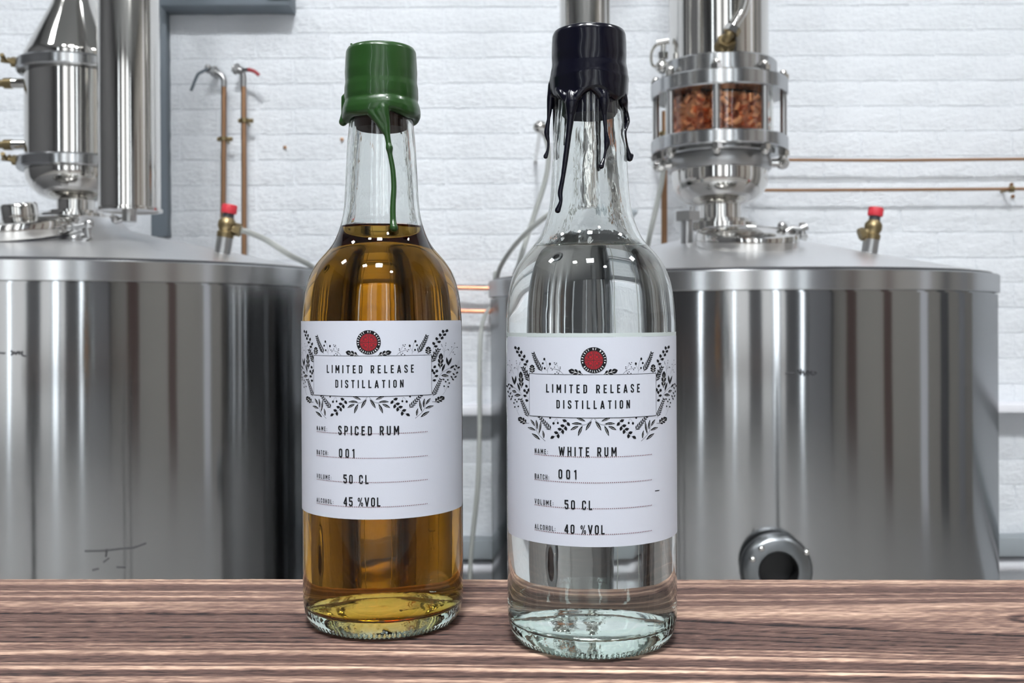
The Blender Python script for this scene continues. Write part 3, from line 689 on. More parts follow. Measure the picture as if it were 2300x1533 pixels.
def pchip(x, y, xs):
    x = np.array(x, float); y = np.array(y, float); h = np.diff(x); d = np.diff(y)/h; m = np.zeros(len(x))
    for k_ in range(1, len(x)-1):
        if d[k_-1]*d[k_] > 0:
            w1 = 2*h[k_]+h[k_-1]; w2 = h[k_]+2*h[k_-1]; m[k_] = (w1+w2)/(w1/d[k_-1]+w2/d[k_])
    m[0] = d[0]; m[-1] = d[-1]
    i_ = np.clip(np.searchsorted(x, xs)-1, 0, len(x)-2); t_ = (xs-x[i_])/h[i_]
    return (2*t_**3-3*t_**2+1)*y[i_]+(t_**3-2*t_**2+t_)*h[i_]*m[i_]+(-2*t_**3+3*t_**2)*y[i_+1]+(t_**3-t_**2)*h[i_]*m[i_+1]
def resample(prof, n):
    d = [0.0]
    for a, b in zip(prof, prof[1:]): d.append(d[-1]+math.hypot(b[0]-a[0], b[1]-a[1]))
    ts = np.linspace(0, d[-1], n+1); r = pchip(d, [p[0] for p in prof], ts); z = pchip(d, [p[1] for p in prof], ts)
    if len(prof) > 10:      # a little extra fairing away from the ends
        for _ in range(6):
            r[2:-2] = (r[1:-3]+2*r[2:-2]+r[3:-1])/4; z[2:-2] = (z[1:-3]+2*z[2:-2]+z[3:-1])/4
    return [(float(a), float(b)) for a, b in zip(r, z)]
def rad_at(prof, z):
    zs = [b for a, b in prof if True]; return float(np.interp(z, zs, [a for a, b in prof]))
OUTR = resample(OUT, 210); INR = resample(INN, 150); UNR = resample(UND, 24)
def revolve_np(name, prof, seg, fn=None):
    th = np.arange(seg)*2*PI/seg
    V = []; Fc = []; n = len(prof)
    pr = np.array(prof); r = np.repeat(pr[:,0][:,None], seg, 1); z = np.repeat(pr[:,1][:,None], seg, 1); T = np.repeat(th[None], n, 0)
    if fn is not None: r, z = fn(r, z, T)
    V = np.stack([r*np.sin(T), -r*np.cos(T), z], -1).reshape(-1,3)
    idx = np.arange(n*seg).reshape(n, seg); nxt = np.roll(idx, -1, 1)
    Fc = np.stack([idx[:-1], nxt[:-1], nxt[1:], idx[1:]], -1).reshape(-1,4)
    return V, Fc
def mesh_np(name, V, Fc):
    me = bpy.data.meshes.new(name); me.from_pydata(V.tolist(), [], Fc.tolist() if hasattr(Fc, 'tolist') else Fc); me.update(); return me

# --- stroke letters (condensed capitals)
T_ = .155
def arc(cx, cy, rx, ry, a0, a1, n=5): return [(cx+rx*math.cos(math.radians(a0+(a1-a0)*i/n)), cy+ry*math.sin(math.radians(a0+(a1-a0)*i/n))) for i in range(n+1)]
def glyphs(t):
    h = t/2; L, B, T = h, h, 1-h
    G = {}
    def W(w_): return w_-h
    w_ = .44; Rr = W(w_); q = .13
    G['I'] = (t, [[(h,0),(h,1)]])
    G['L'] = (.38, [[(L,1),(L,B),(.38,B)]])
    G['T'] = (.42, [[(0,T),(.42,T)], [(.21,T),(.21,0)]])
    G['E'] = (.38, [[(.38,T),(L,T),(L,B),(.38,B)], [(L,.51),(.34,.51)]])
    G['F'] = (.38, [[(.38,T),(L,T),(L,0)], [(L,.51),(.34,.51)]])
    G['M'] = (.58, [[(L,0),(L,.98),(.29,.30),(.58-h,.98),(.58-h,0)]])
    G['N'] = (.46, [[(L,0),(L,.97),(.46-h,.03),(.46-h,1)]])
    G['H'] = (w_, [[(L,0),(L,1)], [(Rr,0),(Rr,1)], [(L,.51),(Rr,.51)]])
    G['A'] = (.48, [[(h*.7,0),(.24,.97),(.48-h*.7,0)], [(.12,.26),(.36,.26)]])
    G['V'] = (.48, [[(h*.7,1),(.24,.03),(.48-h*.7,1)]])
    G['W'] = (.66, [[(h*.6,1),(.19,.03),(.33,.92),(.47,.03),(.66-h*.6,1)]])
    G['Y'] = (.46, [[(h*.6,1),(.23,.45),(.46-h*.6,1)], [(.23,.45),(.23,0)]])
    G['D'] = (w_, [[(L,0),(L,T)]+[(Rr-q,T)]+arc(Rr-q,T-q,q,q,90,0)+arc(Rr-q,B+q,q,q,0,-90)+[(L,B)]])
    rr = arc(Rr-q,T-q,q,q,90,0)+arc(Rr-q,B+q,q,q,0,-90)+arc(L+q,B+q,q,q,270,180)+arc(L+q,T-q,q,q,180,90)
    G['O'] = (w_, [rr+[rr[0]]]); G['0'] = G['O']
    G['Q'] = G['O']
    G['C'] = (w_, [[(Rr,.66)]+arc(Rr-q,T-q,q,q,0,90)+arc(L+q,T-q,q,q,90,180)+arc(L+q,B+q,q,q,180,270)+arc(Rr-q,B+q,q,q,270,360)+[(Rr,.34)]])
    G['U'] = (w_, [[(L,1)]+arc(L+q,B+q,q,q,180,270)+arc(Rr-q,B+q,q,q,270,360)+[(Rr,1)]])
    G['P'] = (w_, [[(L,0),(L,T),(Rr-q,T)]+arc(Rr-q,T-q,q,q,90,0)+arc(Rr-q,.44+q,q,q,0,-90)+[(L,.44)]])
    G['R'] = (w_, [[(L,0),(L,T),(Rr-q,T)]+arc(Rr-q,T-q,q,q,90,0)+arc(Rr-q,.46+q,q,q,0,-90)+[(L,.46)], [(.22,.46),(w_-h*.8,0)]])
    G['B'] = (w_, [[(L,B),(L,T),(Rr-q,T)]+arc(Rr-q,T-q,q,q,90,0)+arc(Rr-q,.51+q,q,q,0,-90)+[(L,.51)], [(Rr-q,.51)]+arc(Rr-q,.51-q,q,q,90,0)+arc(Rr-q,B+q,q,q,0,-90)+[(L,B)]])
    G['S'] = (w_, [[(Rr,.70)]+arc(Rr-q,T-q,q,q,0,90)+arc(L+q,T-q,q,q,90,180)+[(L,.68),(L+.05,.58),(Rr-.05,.42),(Rr,.32)]+arc(Rr-q,B+q,q,q,0,-90)+arc(L+q,B+q,q,q,270,180)+[(L,.30)]])
    G['1'] = (.26, [[(.02,.80),(.26-h,.93)], [(.26-h,0),(.26-h,1)]])
    G['2'] = (w_, [[(L,.70)]+arc(L+q,T-q,q,q,180,90)+arc(Rr-q,T-q,q,q,90,0)+[(Rr,.62),(L,B),(w_,B)]])
    G['3'] = (w_, [[(L,T),(Rr,T),(.2,.58)]+arc(Rr-q,.55-q,q,q,90,0)+arc(Rr-q,B+q,q,q,0,-90)+arc(L+q,B+q,q,q,270,180)])
    G['4'] = (.46, [[(.34,0),(.34,.97),(L*.8,.26),(.46,.26)]])
    G['5'] = (w_, [[(.42,T),(L,T),(L,.53),(Rr-q,.58)]+arc(Rr-q,.58-q,q,q,90,0)+arc(Rr-q,B+q,q,q,0,-90)+arc(L+q,B+q,q,q,270,180)+[(L,.28)]])
    G['7'] = (w_, [[(0,T),(Rr,T),(.16,0)]]); G['9'] = G['0']
    s_ = [(x*.20+.0, y*.42+.56) for x, y in [(2*a_[0], a_[1]) for a_ in rr]]
    o1 = [(.10+.085*math.cos(a_*PI/5), .76+.17*math.sin(a_*PI/5)) for a_ in range(11)]; o2 = [(.44+.085*math.cos(a_*PI/5), .24+.17*math.sin(a_*PI/5)) for a_ in range(11)]
    G['%'] = (.54, [o1, o2, [(.42,.98),(.12,.02)]])
    G[':'] = (t, [[(h,.12),(h,.12+t*.9)], [(h,.50),(h,.50+t*.9)]])
    G[' '] = (.20, [])
    return G
class Flat:
    """flat artwork in (u, v) metres; wrapped on the label cylinder when built"""
    def __init__(s): s.v = []; s.f = []
    def poly(s, pts):
        n = len(s.v); s.v += list(pts); s.f.append(list(range(n, n+len(pts))))
    def strip(s, line, wd, sub=.0012):
        if not isinstance(wd, list):      # very sharp corners: butt two strokes instead of a mitre
            for i in range(1, len(line)-1):
                a_, b_, c_ = line[i-1], line[i], line[i+1]; v1 = (b_[0]-a_[0], b_[1]-a_[1]); v2 = (c_[0]-b_[0], c_[1]-b_[1])
                if v1[0]*v2[0]+v1[1]*v2[1] < -.2*math.hypot(*v1)*math.hypot(*v2):
                    s.strip(line[:i+1], wd, sub); s.strip(line[i:], wd, sub); return
        p = [line[0]]
        for a_, b_ in zip(line, line[1:]):
            d_ = math.dist(a_, b_); k_ = max(1, int(d_/sub))
            for i in range(1, k_+1): p.append((a_[0]+(b_[0]-a_[0])*i/k_, a_[1]+(b_[1]-a_[1])*i/k_))
        cl = math.dist(p[0], p[-1]) < 1e-7 and len(p) > 3; n = len(p)
        L = []
        for i in range(n):
            a_ = p[i-1] if i > 0 else (p[-2] if cl else p[0]); b_ = p[i+1] if i < n-1 else (p[1] if cl else p[-1]); c_ = p[i]
            d1 = np.array(c_)-np.array(a_); d2 = np.array(b_)-np.array(c_)
            if np.hypot(*d1) < 1e-9: d1 = d2
            if np.hypot(*d2) < 1e-9: d2 = d1
            d1 = d1/max(np.hypot(*d1), 1e-12); d2 = d2/max(np.hypot(*d2), 1e-12)
            n1 = np.array((-d1[1], d1[0])); n2 = np.array((-d2[1], d2[0])); m_ = n1+n2; l_ = np.hypot(*m_)
            m_ = n1 if l_ < 1e-6 else m_/l_; sc_ = 1/max(m_.dot(n1), .35); sc_ = sc_ if sc_ < 1.45 else 1.0
            w0 = wd[i] if isinstance(wd, list) else wd
            L.append((tuple(np.array(c_)+m_*sc_*w0/2), tuple(np.array(c_)-m_*sc_*w0/2)))
        for (a1, a2), (b1, b2) in zip(L, L[1:]): s.poly([a2, b2, b1, a1])
    def text(s, txt, u0, u1, v, h, t=T_, track=None):
        G = glyphs(t); ws = [G[c_][0] for c_ in txt]; tot = sum(ws)*h; n_g = len(txt)-1
        sx = min(1.0, ((u1-u0)-.13*h*n_g)/tot); ws = [w_*sx for w_ in ws]; tot *= sx
        gap = ((u1-u0)-tot)/max(len(txt)-1, 1); u = u0
        for c_, w_ in zip(txt, ws):
            for st in G[c_][1]: s.strip([(u+x*h*sx, v+y*h) for x, y in st], t*h*(.5+.5*sx)*(.6 if c_ == '%' else 1))
            u += w_*h+gap
    def disc(s, u, v, r, n=10, ry=None):
        ry = ry or r; s.poly([(u+r*math.cos(2*PI*i/n), v+ry*math.sin(2*PI*i/n)) for i in range(n)])
    def ring_fill(s, u, v, r, nr=6, n=48):
        for k_ in range(nr):
            a_, b_ = r*k_/nr, r*(k_+1)/nr
            for i in range(n):
                t0, t1_ = 2*PI*i/n, 2*PI*(i+1)/n
                q_ = [(u+b_*math.cos(t0), v+b_*math.sin(t0)), (u+b_*math.cos(t1_), v+b_*math.sin(t1_))]
                if k_: q_ = [(u+a_*math.cos(t0), v+a_*math.sin(t0))]+q_+[(u+a_*math.cos(t1_), v+a_*math.sin(t1_))]
                else: q_ = [(u, v)]+q_
                s.poly(q_)
    def arctext(s, txt, cu, cv, r, a_mid, span, h, inside=False, t=.2):
        G = glyphs(t); ws = [G[c_][0]*h for c_ in txt]; gap = (math.radians(span)*r-sum(ws))/(len(txt)-1); pos = 0
        for c_, w_ in zip(txt, ws):
            x = pos+w_/2; off = (x-math.radians(span)*r/2)/r; sgn = -1 if not inside else 1
            ang = math.radians(a_mid)+sgn*off
            ru = (math.cos(ang), math.sin(ang)); tu = (math.sin(ang), -math.cos(ang)) if not inside else (-math.sin(ang), math.cos(ang))
            up = ru if not inside else (-ru[0], -ru[1])
            for st in G[c_][1]:
                s.strip([(cu+ru[0]*r+tu[0]*(gx*h-w_/2)+up[0]*(gy-.5)*h, cv+ru[1]*r+tu[1]*(gx*h-w_/2)+up[1]*(gy-.5)*h) for gx, gy in st], t*h, .0008)
            pos += w_+gap
    def build(s, name, m, parent, R_, thc, off):
        rr_ = R_+off; vs = [(rr_*math.sin(u/R_+thc), -rr_*math.cos(u/R_+thc), v) for u, v in s.v]
        me = bpy.data.meshes.new(name); me.from_pydata(vs, [], s.f); me.update(); bm = bmesh.new(); bm.from_mesh(me)
        # make all faces look outwards
        for f in bm.faces:
            f.normal_update(); c_ = f.calc_center_median()
            if f.normal.x*c_.x+f.normal.y*c_.y < 0: f.normal_flip()
        bm.to_mesh(me); bm.free(); return obj(name, me, m, parent)

def inv(cx, D, px, py, R_=RB+.0002):
    """photo pixel on a bottle's cylinder -> (theta, z above the worktop)"""
    c = P(cx, HOR, D); Y = D-R_
    for _ in range(14):
        X = P(px, py, Y).x-c.x; X = max(-R_*.9995, min(R_*.9995, X)); Y = D-math.sqrt(R_*R_-X*X)
    q = P(px, py, Y); return math.asin(max(-1, min(1, (q.x-c.x)/R_))), q.z-TABLE

B1 = (859, .462); B2 = (1326, .435)
Z6 = lambda X, Y_: (1120+X/3.067, 740+Y_/3.066)     # enlarged view of the clear bottle's label
Z5 = lambda X, Y_: (660+X/3.195, 700+Y_/3.194)
ZA = lambda X, Y_: (1130+X/6.525, 765+Y_/6.523)
tc2 = (inv(*B2, *Z6(213,450))[0]+inv(*B2, *Z6(1083,450))[0])/2
tc1 = (inv(*B1, *Z5(141,450))[0]+inv(*B1, *Z5(992,450))[0])/2
TOP2 = inv(*B2, 1326, 757)[1]; TOP1 = inv(*B1, 859, 720)[1]
def loc2(pt): th, z = inv(*B2, *pt); return ((th-tc2)*RB, z-TOP2)     # v measured down from the label's top edge (negative)
def loc1(pt): th, z = inv(*B1, *pt); return ((th-tc1)*RB, z-TOP1)

# ---- wreath, drawn for the left half and mirrored
def leafpoly(a_, b_, wd, n=7, fat=.5):
    wd = wd*1.18
    a_ = np.array(a_, float); b_ = np.array(b_, float); d_ = b_-a_; nn = np.array((-d_[1], d_[0]))/max(np.hypot(*d_), 1e-9)
    up, dn = [], []
    for i in range(n+1):
        t_ = i/n; w_ = wd/2*math.sin(PI*t_**(1.0 if fat == .5 else fat)); c_ = a_+d_*t_+nn*wd*.10*math.sin(PI*t_)
        up.append(tuple(c_+nn*w_)); dn.append(tuple(c_-nn*w_))
    return up+dn[-2:0:-1]
wre_poly = []; wre_line = []; vein_line = []
def leaf(x0, y0, x1, y1, wd, vein=False):
    wre_poly.append(leafpoly((x0,y0), (x1,y1), wd))
    if vein: vein_line.append(([(x0+(x1-x0)*.25, y0+(y1-y0)*.25), (x0+(x1-x0)*.8, y0+(y1-y0)*.8)], 3))
def line(pts, wd=4): wre_line.append((pts, wd))
def oval(x, y, ang, l=44, wd=26):
    dx, dy = math.cos(math.radians(ang))*l/2, math.sin(math.radians(ang))*l/2; leaf(x-dx, y-dy, x+dx, y+dy, wd)
def fern(x0, y0, x1, y1, n, ln, wd, bend=0, sp=38):
    """stem from base to tip with paired narrow leaves pointing up the stem"""
    base = math.atan2(y1-y0, x1-x0); line([(x0,y0),((x0+x1)/2+bend,(y0+y1)/2),(x1,y1)], 3.5)
    for i in range(n):
        t_ = .06+.86*i/(n-1); x = x0+(x1-x0)*t_+bend*math.sin(PI*t_); y = y0+(y1-y0)*t_; l_ = ln*(1-.45*t_)
        for s_ in (-1, 1):
            a_ = base+s_*math.radians(sp); leaf(x, y, x+math.cos(a_)*l_, y+math.sin(a_)*l_, wd)
def oak(x0, y0, x1, y1, wd):
    a_ = np.array((x0,y0), float); b_ = np.array((x1,y1), float); d_ = b_-a_; L_ = np.hypot(*d_); u_ = d_/L_; nn = np.array((-u_[1], u_[0]))
    prof = [(0,.04),(.12,.16),(.18,.38),(.30,.46),(.36,.28),(.44,.44),(.56,.50),(.64,.30),(.72,.38),(.84,.36),(.92,.22),(1,.02)]
    up = [tuple(a_+d_*t_+nn*wd*w_) for t_, w_ in prof]; dn = [tuple(a_+d_*t_-nn*wd*w_) for t_, w_ in prof]
    for i in range(len(prof)-1): wre_poly.append([up[i], up[i+1], dn[i+1], dn[i]])
    vein_line.append(([tuple(a_+d_*.05), tuple(a_+d_*.8)], 5))
    for t_ in (.22, .48): 
        for s_ in (-1, 1): vein_line.append(([tuple(a_+d_*t_), tuple(a_+d_*(t_+.16)+nn*s_*wd*.28)], 4))
line([(358,388),(330,300),(262,190),(205,110)], 4)
for x, y, a_ in ((185,100,65),(232,112,95),(212,160,40),(270,168,95),(245,212,60),(315,228,95),(283,272,15),(356,302,110),(325,342,10)): oval(x, y, a_, 56, 32)
fern(575, 458, 445, 180, 8, 82, 15, -12, 30)
for x, y, rx, ry in ((605,268,15,20),(583,330,14,17),(687,338,15,20),(611,402,13,17)): wre_poly.append([(x+rx*math.cos(i*PI/6), y+ry*math.sin(i*PI/6)) for i in range(12)])
line([(655,475),(650,420),(635,320),(612,275)], 3); line([(655,420),(690,350)], 3); line([(650,440),(612,405)], 3)
line([(880,487),(830,440),(760,412),(700,400)], 4); line([(835,445),(800,370),(775,335)], 3); line([(830,442),(800,487)], 3)
for x, y in ((702,400),(752,322),(785,328),(765,348),(838,385),(838,408),(722,425),(790,457),(762,480),(812,478),(755,385)):
    wre_poly.append([(x+8*math.cos(i*PI/4), y+8*math.sin(i*PI/4)) for i in range(8)])
oak(1165, 492, 958, 432, 95)
oak(428, 472, 425, 348, 88)
oak(272, 690, 258, 448, 74)
fern(388, 600, 285, 392, 6, 78, 16, 4, 32); fern(385, 520, 318, 400, 3, 50, 12)
line([(292,832),(250,755),(160,680),(100,640)], 4)
leaf(170,645,128,512,22); leaf(170,640,190,508,24); leaf(148,688,98,632,24); leaf(198,758,132,728,32, True); leaf(262,795,165,802,36, True); leaf(250,742,208,610,24)
line([(125,868),(95,760),(75,660),(55,550)], 3)
for x, y, a_ in ((58,570,80),(85,640,110),(62,665,70),(100,695,110),(76,745,70),(112,770,110),(92,810,60),(135,815,115),(120,852,120)): oval(x, y, a_, 42, 17)
line([(378,865),(345,790),(330,700)], 3)
for x, y, a_ in ((345,662,60),(318,728,70),(355,758,105),(322,802,20),(350,870,20),(378,720,90)): oval(x, y, a_, 54, 32)
for x, y in ((180,862),(231,856),(205,890),(163,910),(175,968),(225,960)): oval(x, y, 90, 30, 18)
line([(242,1095),(200,1010),(180,900)], 3); line([(215,1030),(226,965)], 2.5)
fern(372, 1122, 262, 850, 8, 70, 13, 0, 32)
oak(345, 1208, 222, 1125, 92); line([(382,1207),(340,1205)], 6)
line([(620,1468),(525,1375),(490,1310),(470,1250)], 5)
for a_ in ((480,1312,358,1265,30),(468,1252,402,1148,28),(500,1302,484,1152,28),(524,1370,556,1168,28),(600,1432,580,1308,26),(545,1450,418,1352,34)): leaf(*a_, True)
fern(705, 1312, 530, 1108, 7, 70, 16, 0, 36)
for x, y, r__ in ((740,1208,17),(803,1203,15),(690,1128,14)): wre_poly.append([(x+r__*math.cos(i*PI/5), y+r__*1.15*math.sin(i*PI/5)) for i in range(10)])
line([(740,1195),(785,1140),(803,1190)], 3)
line([(735,1418),(830,1350),(905,1260),(940,1150)], 3)
for x, y, a_ in ((725,1415,150),(780,1342,15),(812,1395,85),(832,1290,10),(878,1330,80),(872,1240,10),(922,1283,75),(903,1166,20),(960,1216,55)): oval(x, y, a_, 72, 38)
line([(1308,1142),(1240,1212),(1175,1232),(1110,1220)], 5)
for a_ in ((1160,1216,1000,1213,32),(1110,1250,985,1306,34),(1165,1240,1098,1398,36),(1300,1172,1208,1318,36),(1210,1180,1070,1128,30)): leaf(*a_, True)
for p_ in ([(160,487),(130,420),(95,360),(70,350)], [(125,410),(128,350)], [(110,380),(95,290)], [(130,425),(95,465)], [(225,480),(215,420),(200,330),(195,290)], [(215,420),(175,385)], [(215,400),(250,320)], [(218,440),(240,385)], [(212,545),(222,470)]): line(p_, 3)
for x, y in ((70,352),(128,350),(95,290),(95,465),(195,292),(170,390),(250,318),(245,340),(165,400),(200,330),(110,430)): wre_poly.append([(x+6*math.cos(i*PI/3), y+6*math.sin(i*PI/3)) for i in range(6)])
UW = {}
def uv_(p): 
    u, v = loc2(ZA(*p)); return (u, v)
WP = [[uv_(p) for p in pl] for pl in wre_poly]
PXM = .1735e-3/6.525*1.0
def artwork():
    """the design common to both labels, in label coordinates"""
    bl, wr, ve = Flat(), Flat(), Flat()
    um = loc2(Z6(213,450)); u0 = abs(um[0]); vt = (loc2(Z6(648,310))[1]); vb = loc2(Z6(648,607))[1]
    for pl in WP:
        if max(abs(p[0]) for p in pl) > math.radians(82)*RB: continue
        wr.poly(pl); wr.poly([(-u, v) for u, v in pl])
    for pts, wd in wre_line:
        q = [uv_(p) for p in smooth2(pts)]
        if max(abs(p[0]) for p in q) > math.radians(82)*RB: continue
        wr.strip(q, wd*PXM); wr.strip([(-u, v) for u, v in q], wd*PXM)
    for pts, wd in vein_line:
        q = [uv_(p) for p in pts]; ve.strip(q, wd*PXM); ve.strip([(-u, v) for u, v in q], wd*PXM)
    fr = Flat(); e = .00018
    c_ = [(-u0,vb),(u0,vb),(u0,vt),(-u0,vt),(-u0,vb)]
    cover = Flat(); n = 24
    for i in range(n): cover.poly([(-u0+2*u0*i/n,vb),(-u0+2*u0*(i+1)/n,vb),(-u0+2*u0*(i+1)/n,vt),(-u0+2*u0*i/n,vt)])
    for a_, b_ in zip(c_, c_[1:]): fr.strip([a_, b_], e)
    return wr, ve, fr, cover
def smooth2(pts): return [(p.x, p.y) for p in smooth_path([(a_, b_, 0) for a_, b_ in pts], 4)]

def wrap_sheet(name, m, parent, R_, thc, u0, u1, v0, v1, off, th, cr, nu=90, nv=12, jag=0):
    """a paper sheet bent round the bottle, with rounded corners"""
    bm = bmesh.new(); us = sorted(set([u0+cr*(1-math.cos(i*PI/16)) for i in range(9)]+[u1-cr*(1-math.cos(i*PI/16)) for i in range(9)]+[u0+cr+(u1-u0-2*cr)*i/nu for i in range(nu+1)]))
    r0, r1 = R_+off, R_+off+th; G = []
    for u in us:
        d_ = min(u-u0, u1-u); c_ = cr-math.sqrt(max(cr*cr-(cr-d_)**2, 0)) if d_ < cr else 0
        lo, hi = v0+c_, v1-c_; 
        if jag: hi += jag*(mnoise.noise((u*900, 3, 1)))
        col = []
        for j in range(nv+1):
            v = lo+(hi-lo)*j/nv; t_ = u/R_+thc
            col.append((bm.verts.new((r1*math.sin(t_), -r1*math.cos(t_), v)), bm.verts.new((r0*math.sin(t_), -r0*math.cos(t_), v))))
        G.append(col)
    for a_, b_ in zip(G, G[1:]):
        for j in range(nv):
            bm.faces.new((a_[j][0], b_[j][0], b_[j+1][0], a_[j+1][0])); bm.faces.new((a_[j][1], a_[j+1][1], b_[j+1][1], b_[j][1]))
        bm.faces.new((a_[0][0], a_[0][1], b_[0][1], b_[0][0])); bm.faces.new((a_[-1][0], b_[-1][0], b_[-1][1], a_[-1][1]))
    for col in (G[0], G[-1]):
        for j in range(nv): bm.faces.new((col[j][0], col[j+1][0], col[j+1][1], col[j][1]))
    bmesh.ops.remove_doubles(bm, verts=bm.verts, dist=1e-7); bmesh.ops.recalc_face_normals(bm, faces=bm.faces)
    return obj(name, bm, m, parent, 50)

def emblem(parent, thc, cu, cv, r, R_, zoff):
    D_ = Flat(); D_.ring_fill(cu, cv+zoff, r, 8, 64); o = D_.build('emblem', ink, parent, R_, thc, .00030); o['label'] = 'round black and red emblem printed on the label'
    ri = r*.735; A_ = Flat(); A_.ring_fill(cu, cv+zoff, ri, 6, 48); A_.build('emblem_centre', redink, parent, R_, thc, .00033)
    K = Flat(); c = (cu, cv+zoff)
    def ln(pts, wd): K.strip([(c[0]+x*ri, c[1]+y*ri) for x, y in pts], wd*ri, .0006)
    ln([(-1,0),(1,0)], .085); ln([(0,-1),(0,1)], .085)
    for sx in (-1, 1):
        for sy in (-1, 1):
            ln([(sx*(.33+.18*math.cos(t_)), sy*(.33+.18*math.sin(t_))) for t_ in np.linspace(0, 2*PI, 17)], .06)
            ln([(sx*.14,sy*.98),(sx*.14,sy*.62),(sx*.30,sy*.56),(sx*.40,sy*.86)], .06); ln([(sx*.98,sy*.14),(sx*.62,sy*.14),(sx*.56,sy*.30),(sx*.86,sy*.40)], .06)
            ln([(sx*(.62+.13*math.cos(t_)), sy*(.60+.13*math.sin(t_))) for t_ in np.linspace(0, 2*PI, 13)], .055)
            ln([(sx*.50,sy*.33),(sx*.62,sy*.46)], .05); ln([(sx*.33,sy*.50),(sx*.46,sy*.62)], .05)
    ln([(.97*math.cos(t_), .97*math.sin(t_)) for t_ in np.linspace(0, 2*PI, 49)], .05)
    K.build('emblem_knot', darkred, parent, R_, thc, .00035)
    W_ = Flat(); rm = r*.865; hh = r*.155
    W_.arctext('SPIRIT OF WALES', *c, rm, 90, 186, hh, False, .2); W_.arctext('DISTILLERY', *c, rm, 270, 112, hh, True, .2)
    for a_ in (193, -13): W_.disc(c[0]+rm*math.cos(math.radians(a_)), c[1]+rm*math.sin(math.radians(a_)), r*.05, 8)
    W_.build('emblem_lettering', paperink, parent, R_, thc, .00035)

def drips_mesh(name, cx, D, prof, edge, drips, extra, m, parent):
    """wax cap plus runs, fused into one skin"""
    bm = bmesh.new(); seg = 96
    n = len(prof); rings = []
    for r, z in prof:
        rings.append([bm.verts.new(((r+.00022*mnoise.noise((math.sin(2*PI*i/seg)*2, math.cos(2*PI*i/seg)*2, z*260)))*math.sin(2*PI*i/seg), -(r+.00022*mnoise.noise((math.sin(2*PI*i/seg)*2, math.cos(2*PI*i/seg)*2, z*260)))*math.cos(2*PI*i/seg), (z if z > prof[-1][1]+.0001+.012 else z+edge(2*PI*i/seg)*max(0, 1-(z-prof[-1][1])/.012)))) for i in range(seg)])
    inner = [[bm.verts.new((.0138*math.sin(2*PI*i/seg), -.0138*math.cos(2*PI*i/seg), z_ + (edge(2*PI*i/seg) if z_ == prof[-1][1] else 0))) for i in range(seg)] for z_ in (prof[-1][1], prof[0][1]-.003)]
    R2 = rings+inner
    for a_, b_ in zip(R2, R2[1:]):
        for i in range(seg):
            j = (i+1) % seg; bm.faces.new((a_[i], b_[i], b_[j], a_[j]))
    bm.faces.new(rings[0]); bm.faces.new(inner[-1][::-1])
    c = P(cx, HOR, D)
    for path, back in drips:
        pts, rs_ = [], []
        for px, py, rp in path:
            rr_ = rp*D/F; first = (px, py, rp) == path[0]; rr_ = min(rr_, .0024) if first else rr_; z = P(px, py, D).z-TABLE; ro = rad_at(OUT[5:], z)+(0 if first else min(rr_,.0018)*.55)
            for _ in range(6):
                Yd = D; X = P(px, py, Yd).x-c.x
                sgn = 1 if back else -1
                if abs(X) < ro: Yd = D+sgn*math.sqrt(ro*ro-X*X)
                q = P(px, py, Yd); X = q.x-c.x; z = q.z-TABLE; ro = rad_at(OUT[5:], z)+(0 if first else min(rr_,.0018)*.55)
            pts.append(Vector((q.x-c.x, q.y-D, z))); rs_.append(rr_)
        sp = smooth_path(pts, 8); t_ = np.linspace(0, len(rs_)-1, len(sp)); rr2 = list(np.interp(t_, range(len(rs_)), rs_))
        tube(bm, sp, rr2, 14); ball(bm, sp[-1], rr2[-1]*1.02); ball(bm, sp[0], rr2[0]*1.0)
        for p_, r__ in zip(pts[1:-1], rs_[1:-1]): pass
    for p_, r__, sc_ in extra: ball(bm, Vector(p_), r__, sc_)
    bmesh.ops.recalc_face_normals(bm, faces=bm.faces)
    o = obj(name, bm, m, None)
    md = o.modifiers.new('fuse', 'REMESH'); md.mode = 'VOXEL'; md.voxel_size = .00038; md.adaptivity = 0
    ms = o.modifiers.new('soft', 'SMOOTH'); ms.factor = .5; ms.iterations = 5
    dg = bpy.context.evaluated_depsgraph_get(); me = bpy.data.meshes.new_from_object(o.evaluated_get(dg)); me.name = name
    bpy.data.objects.remove(o); o = obj(name, me, None, parent, 180)
    return o

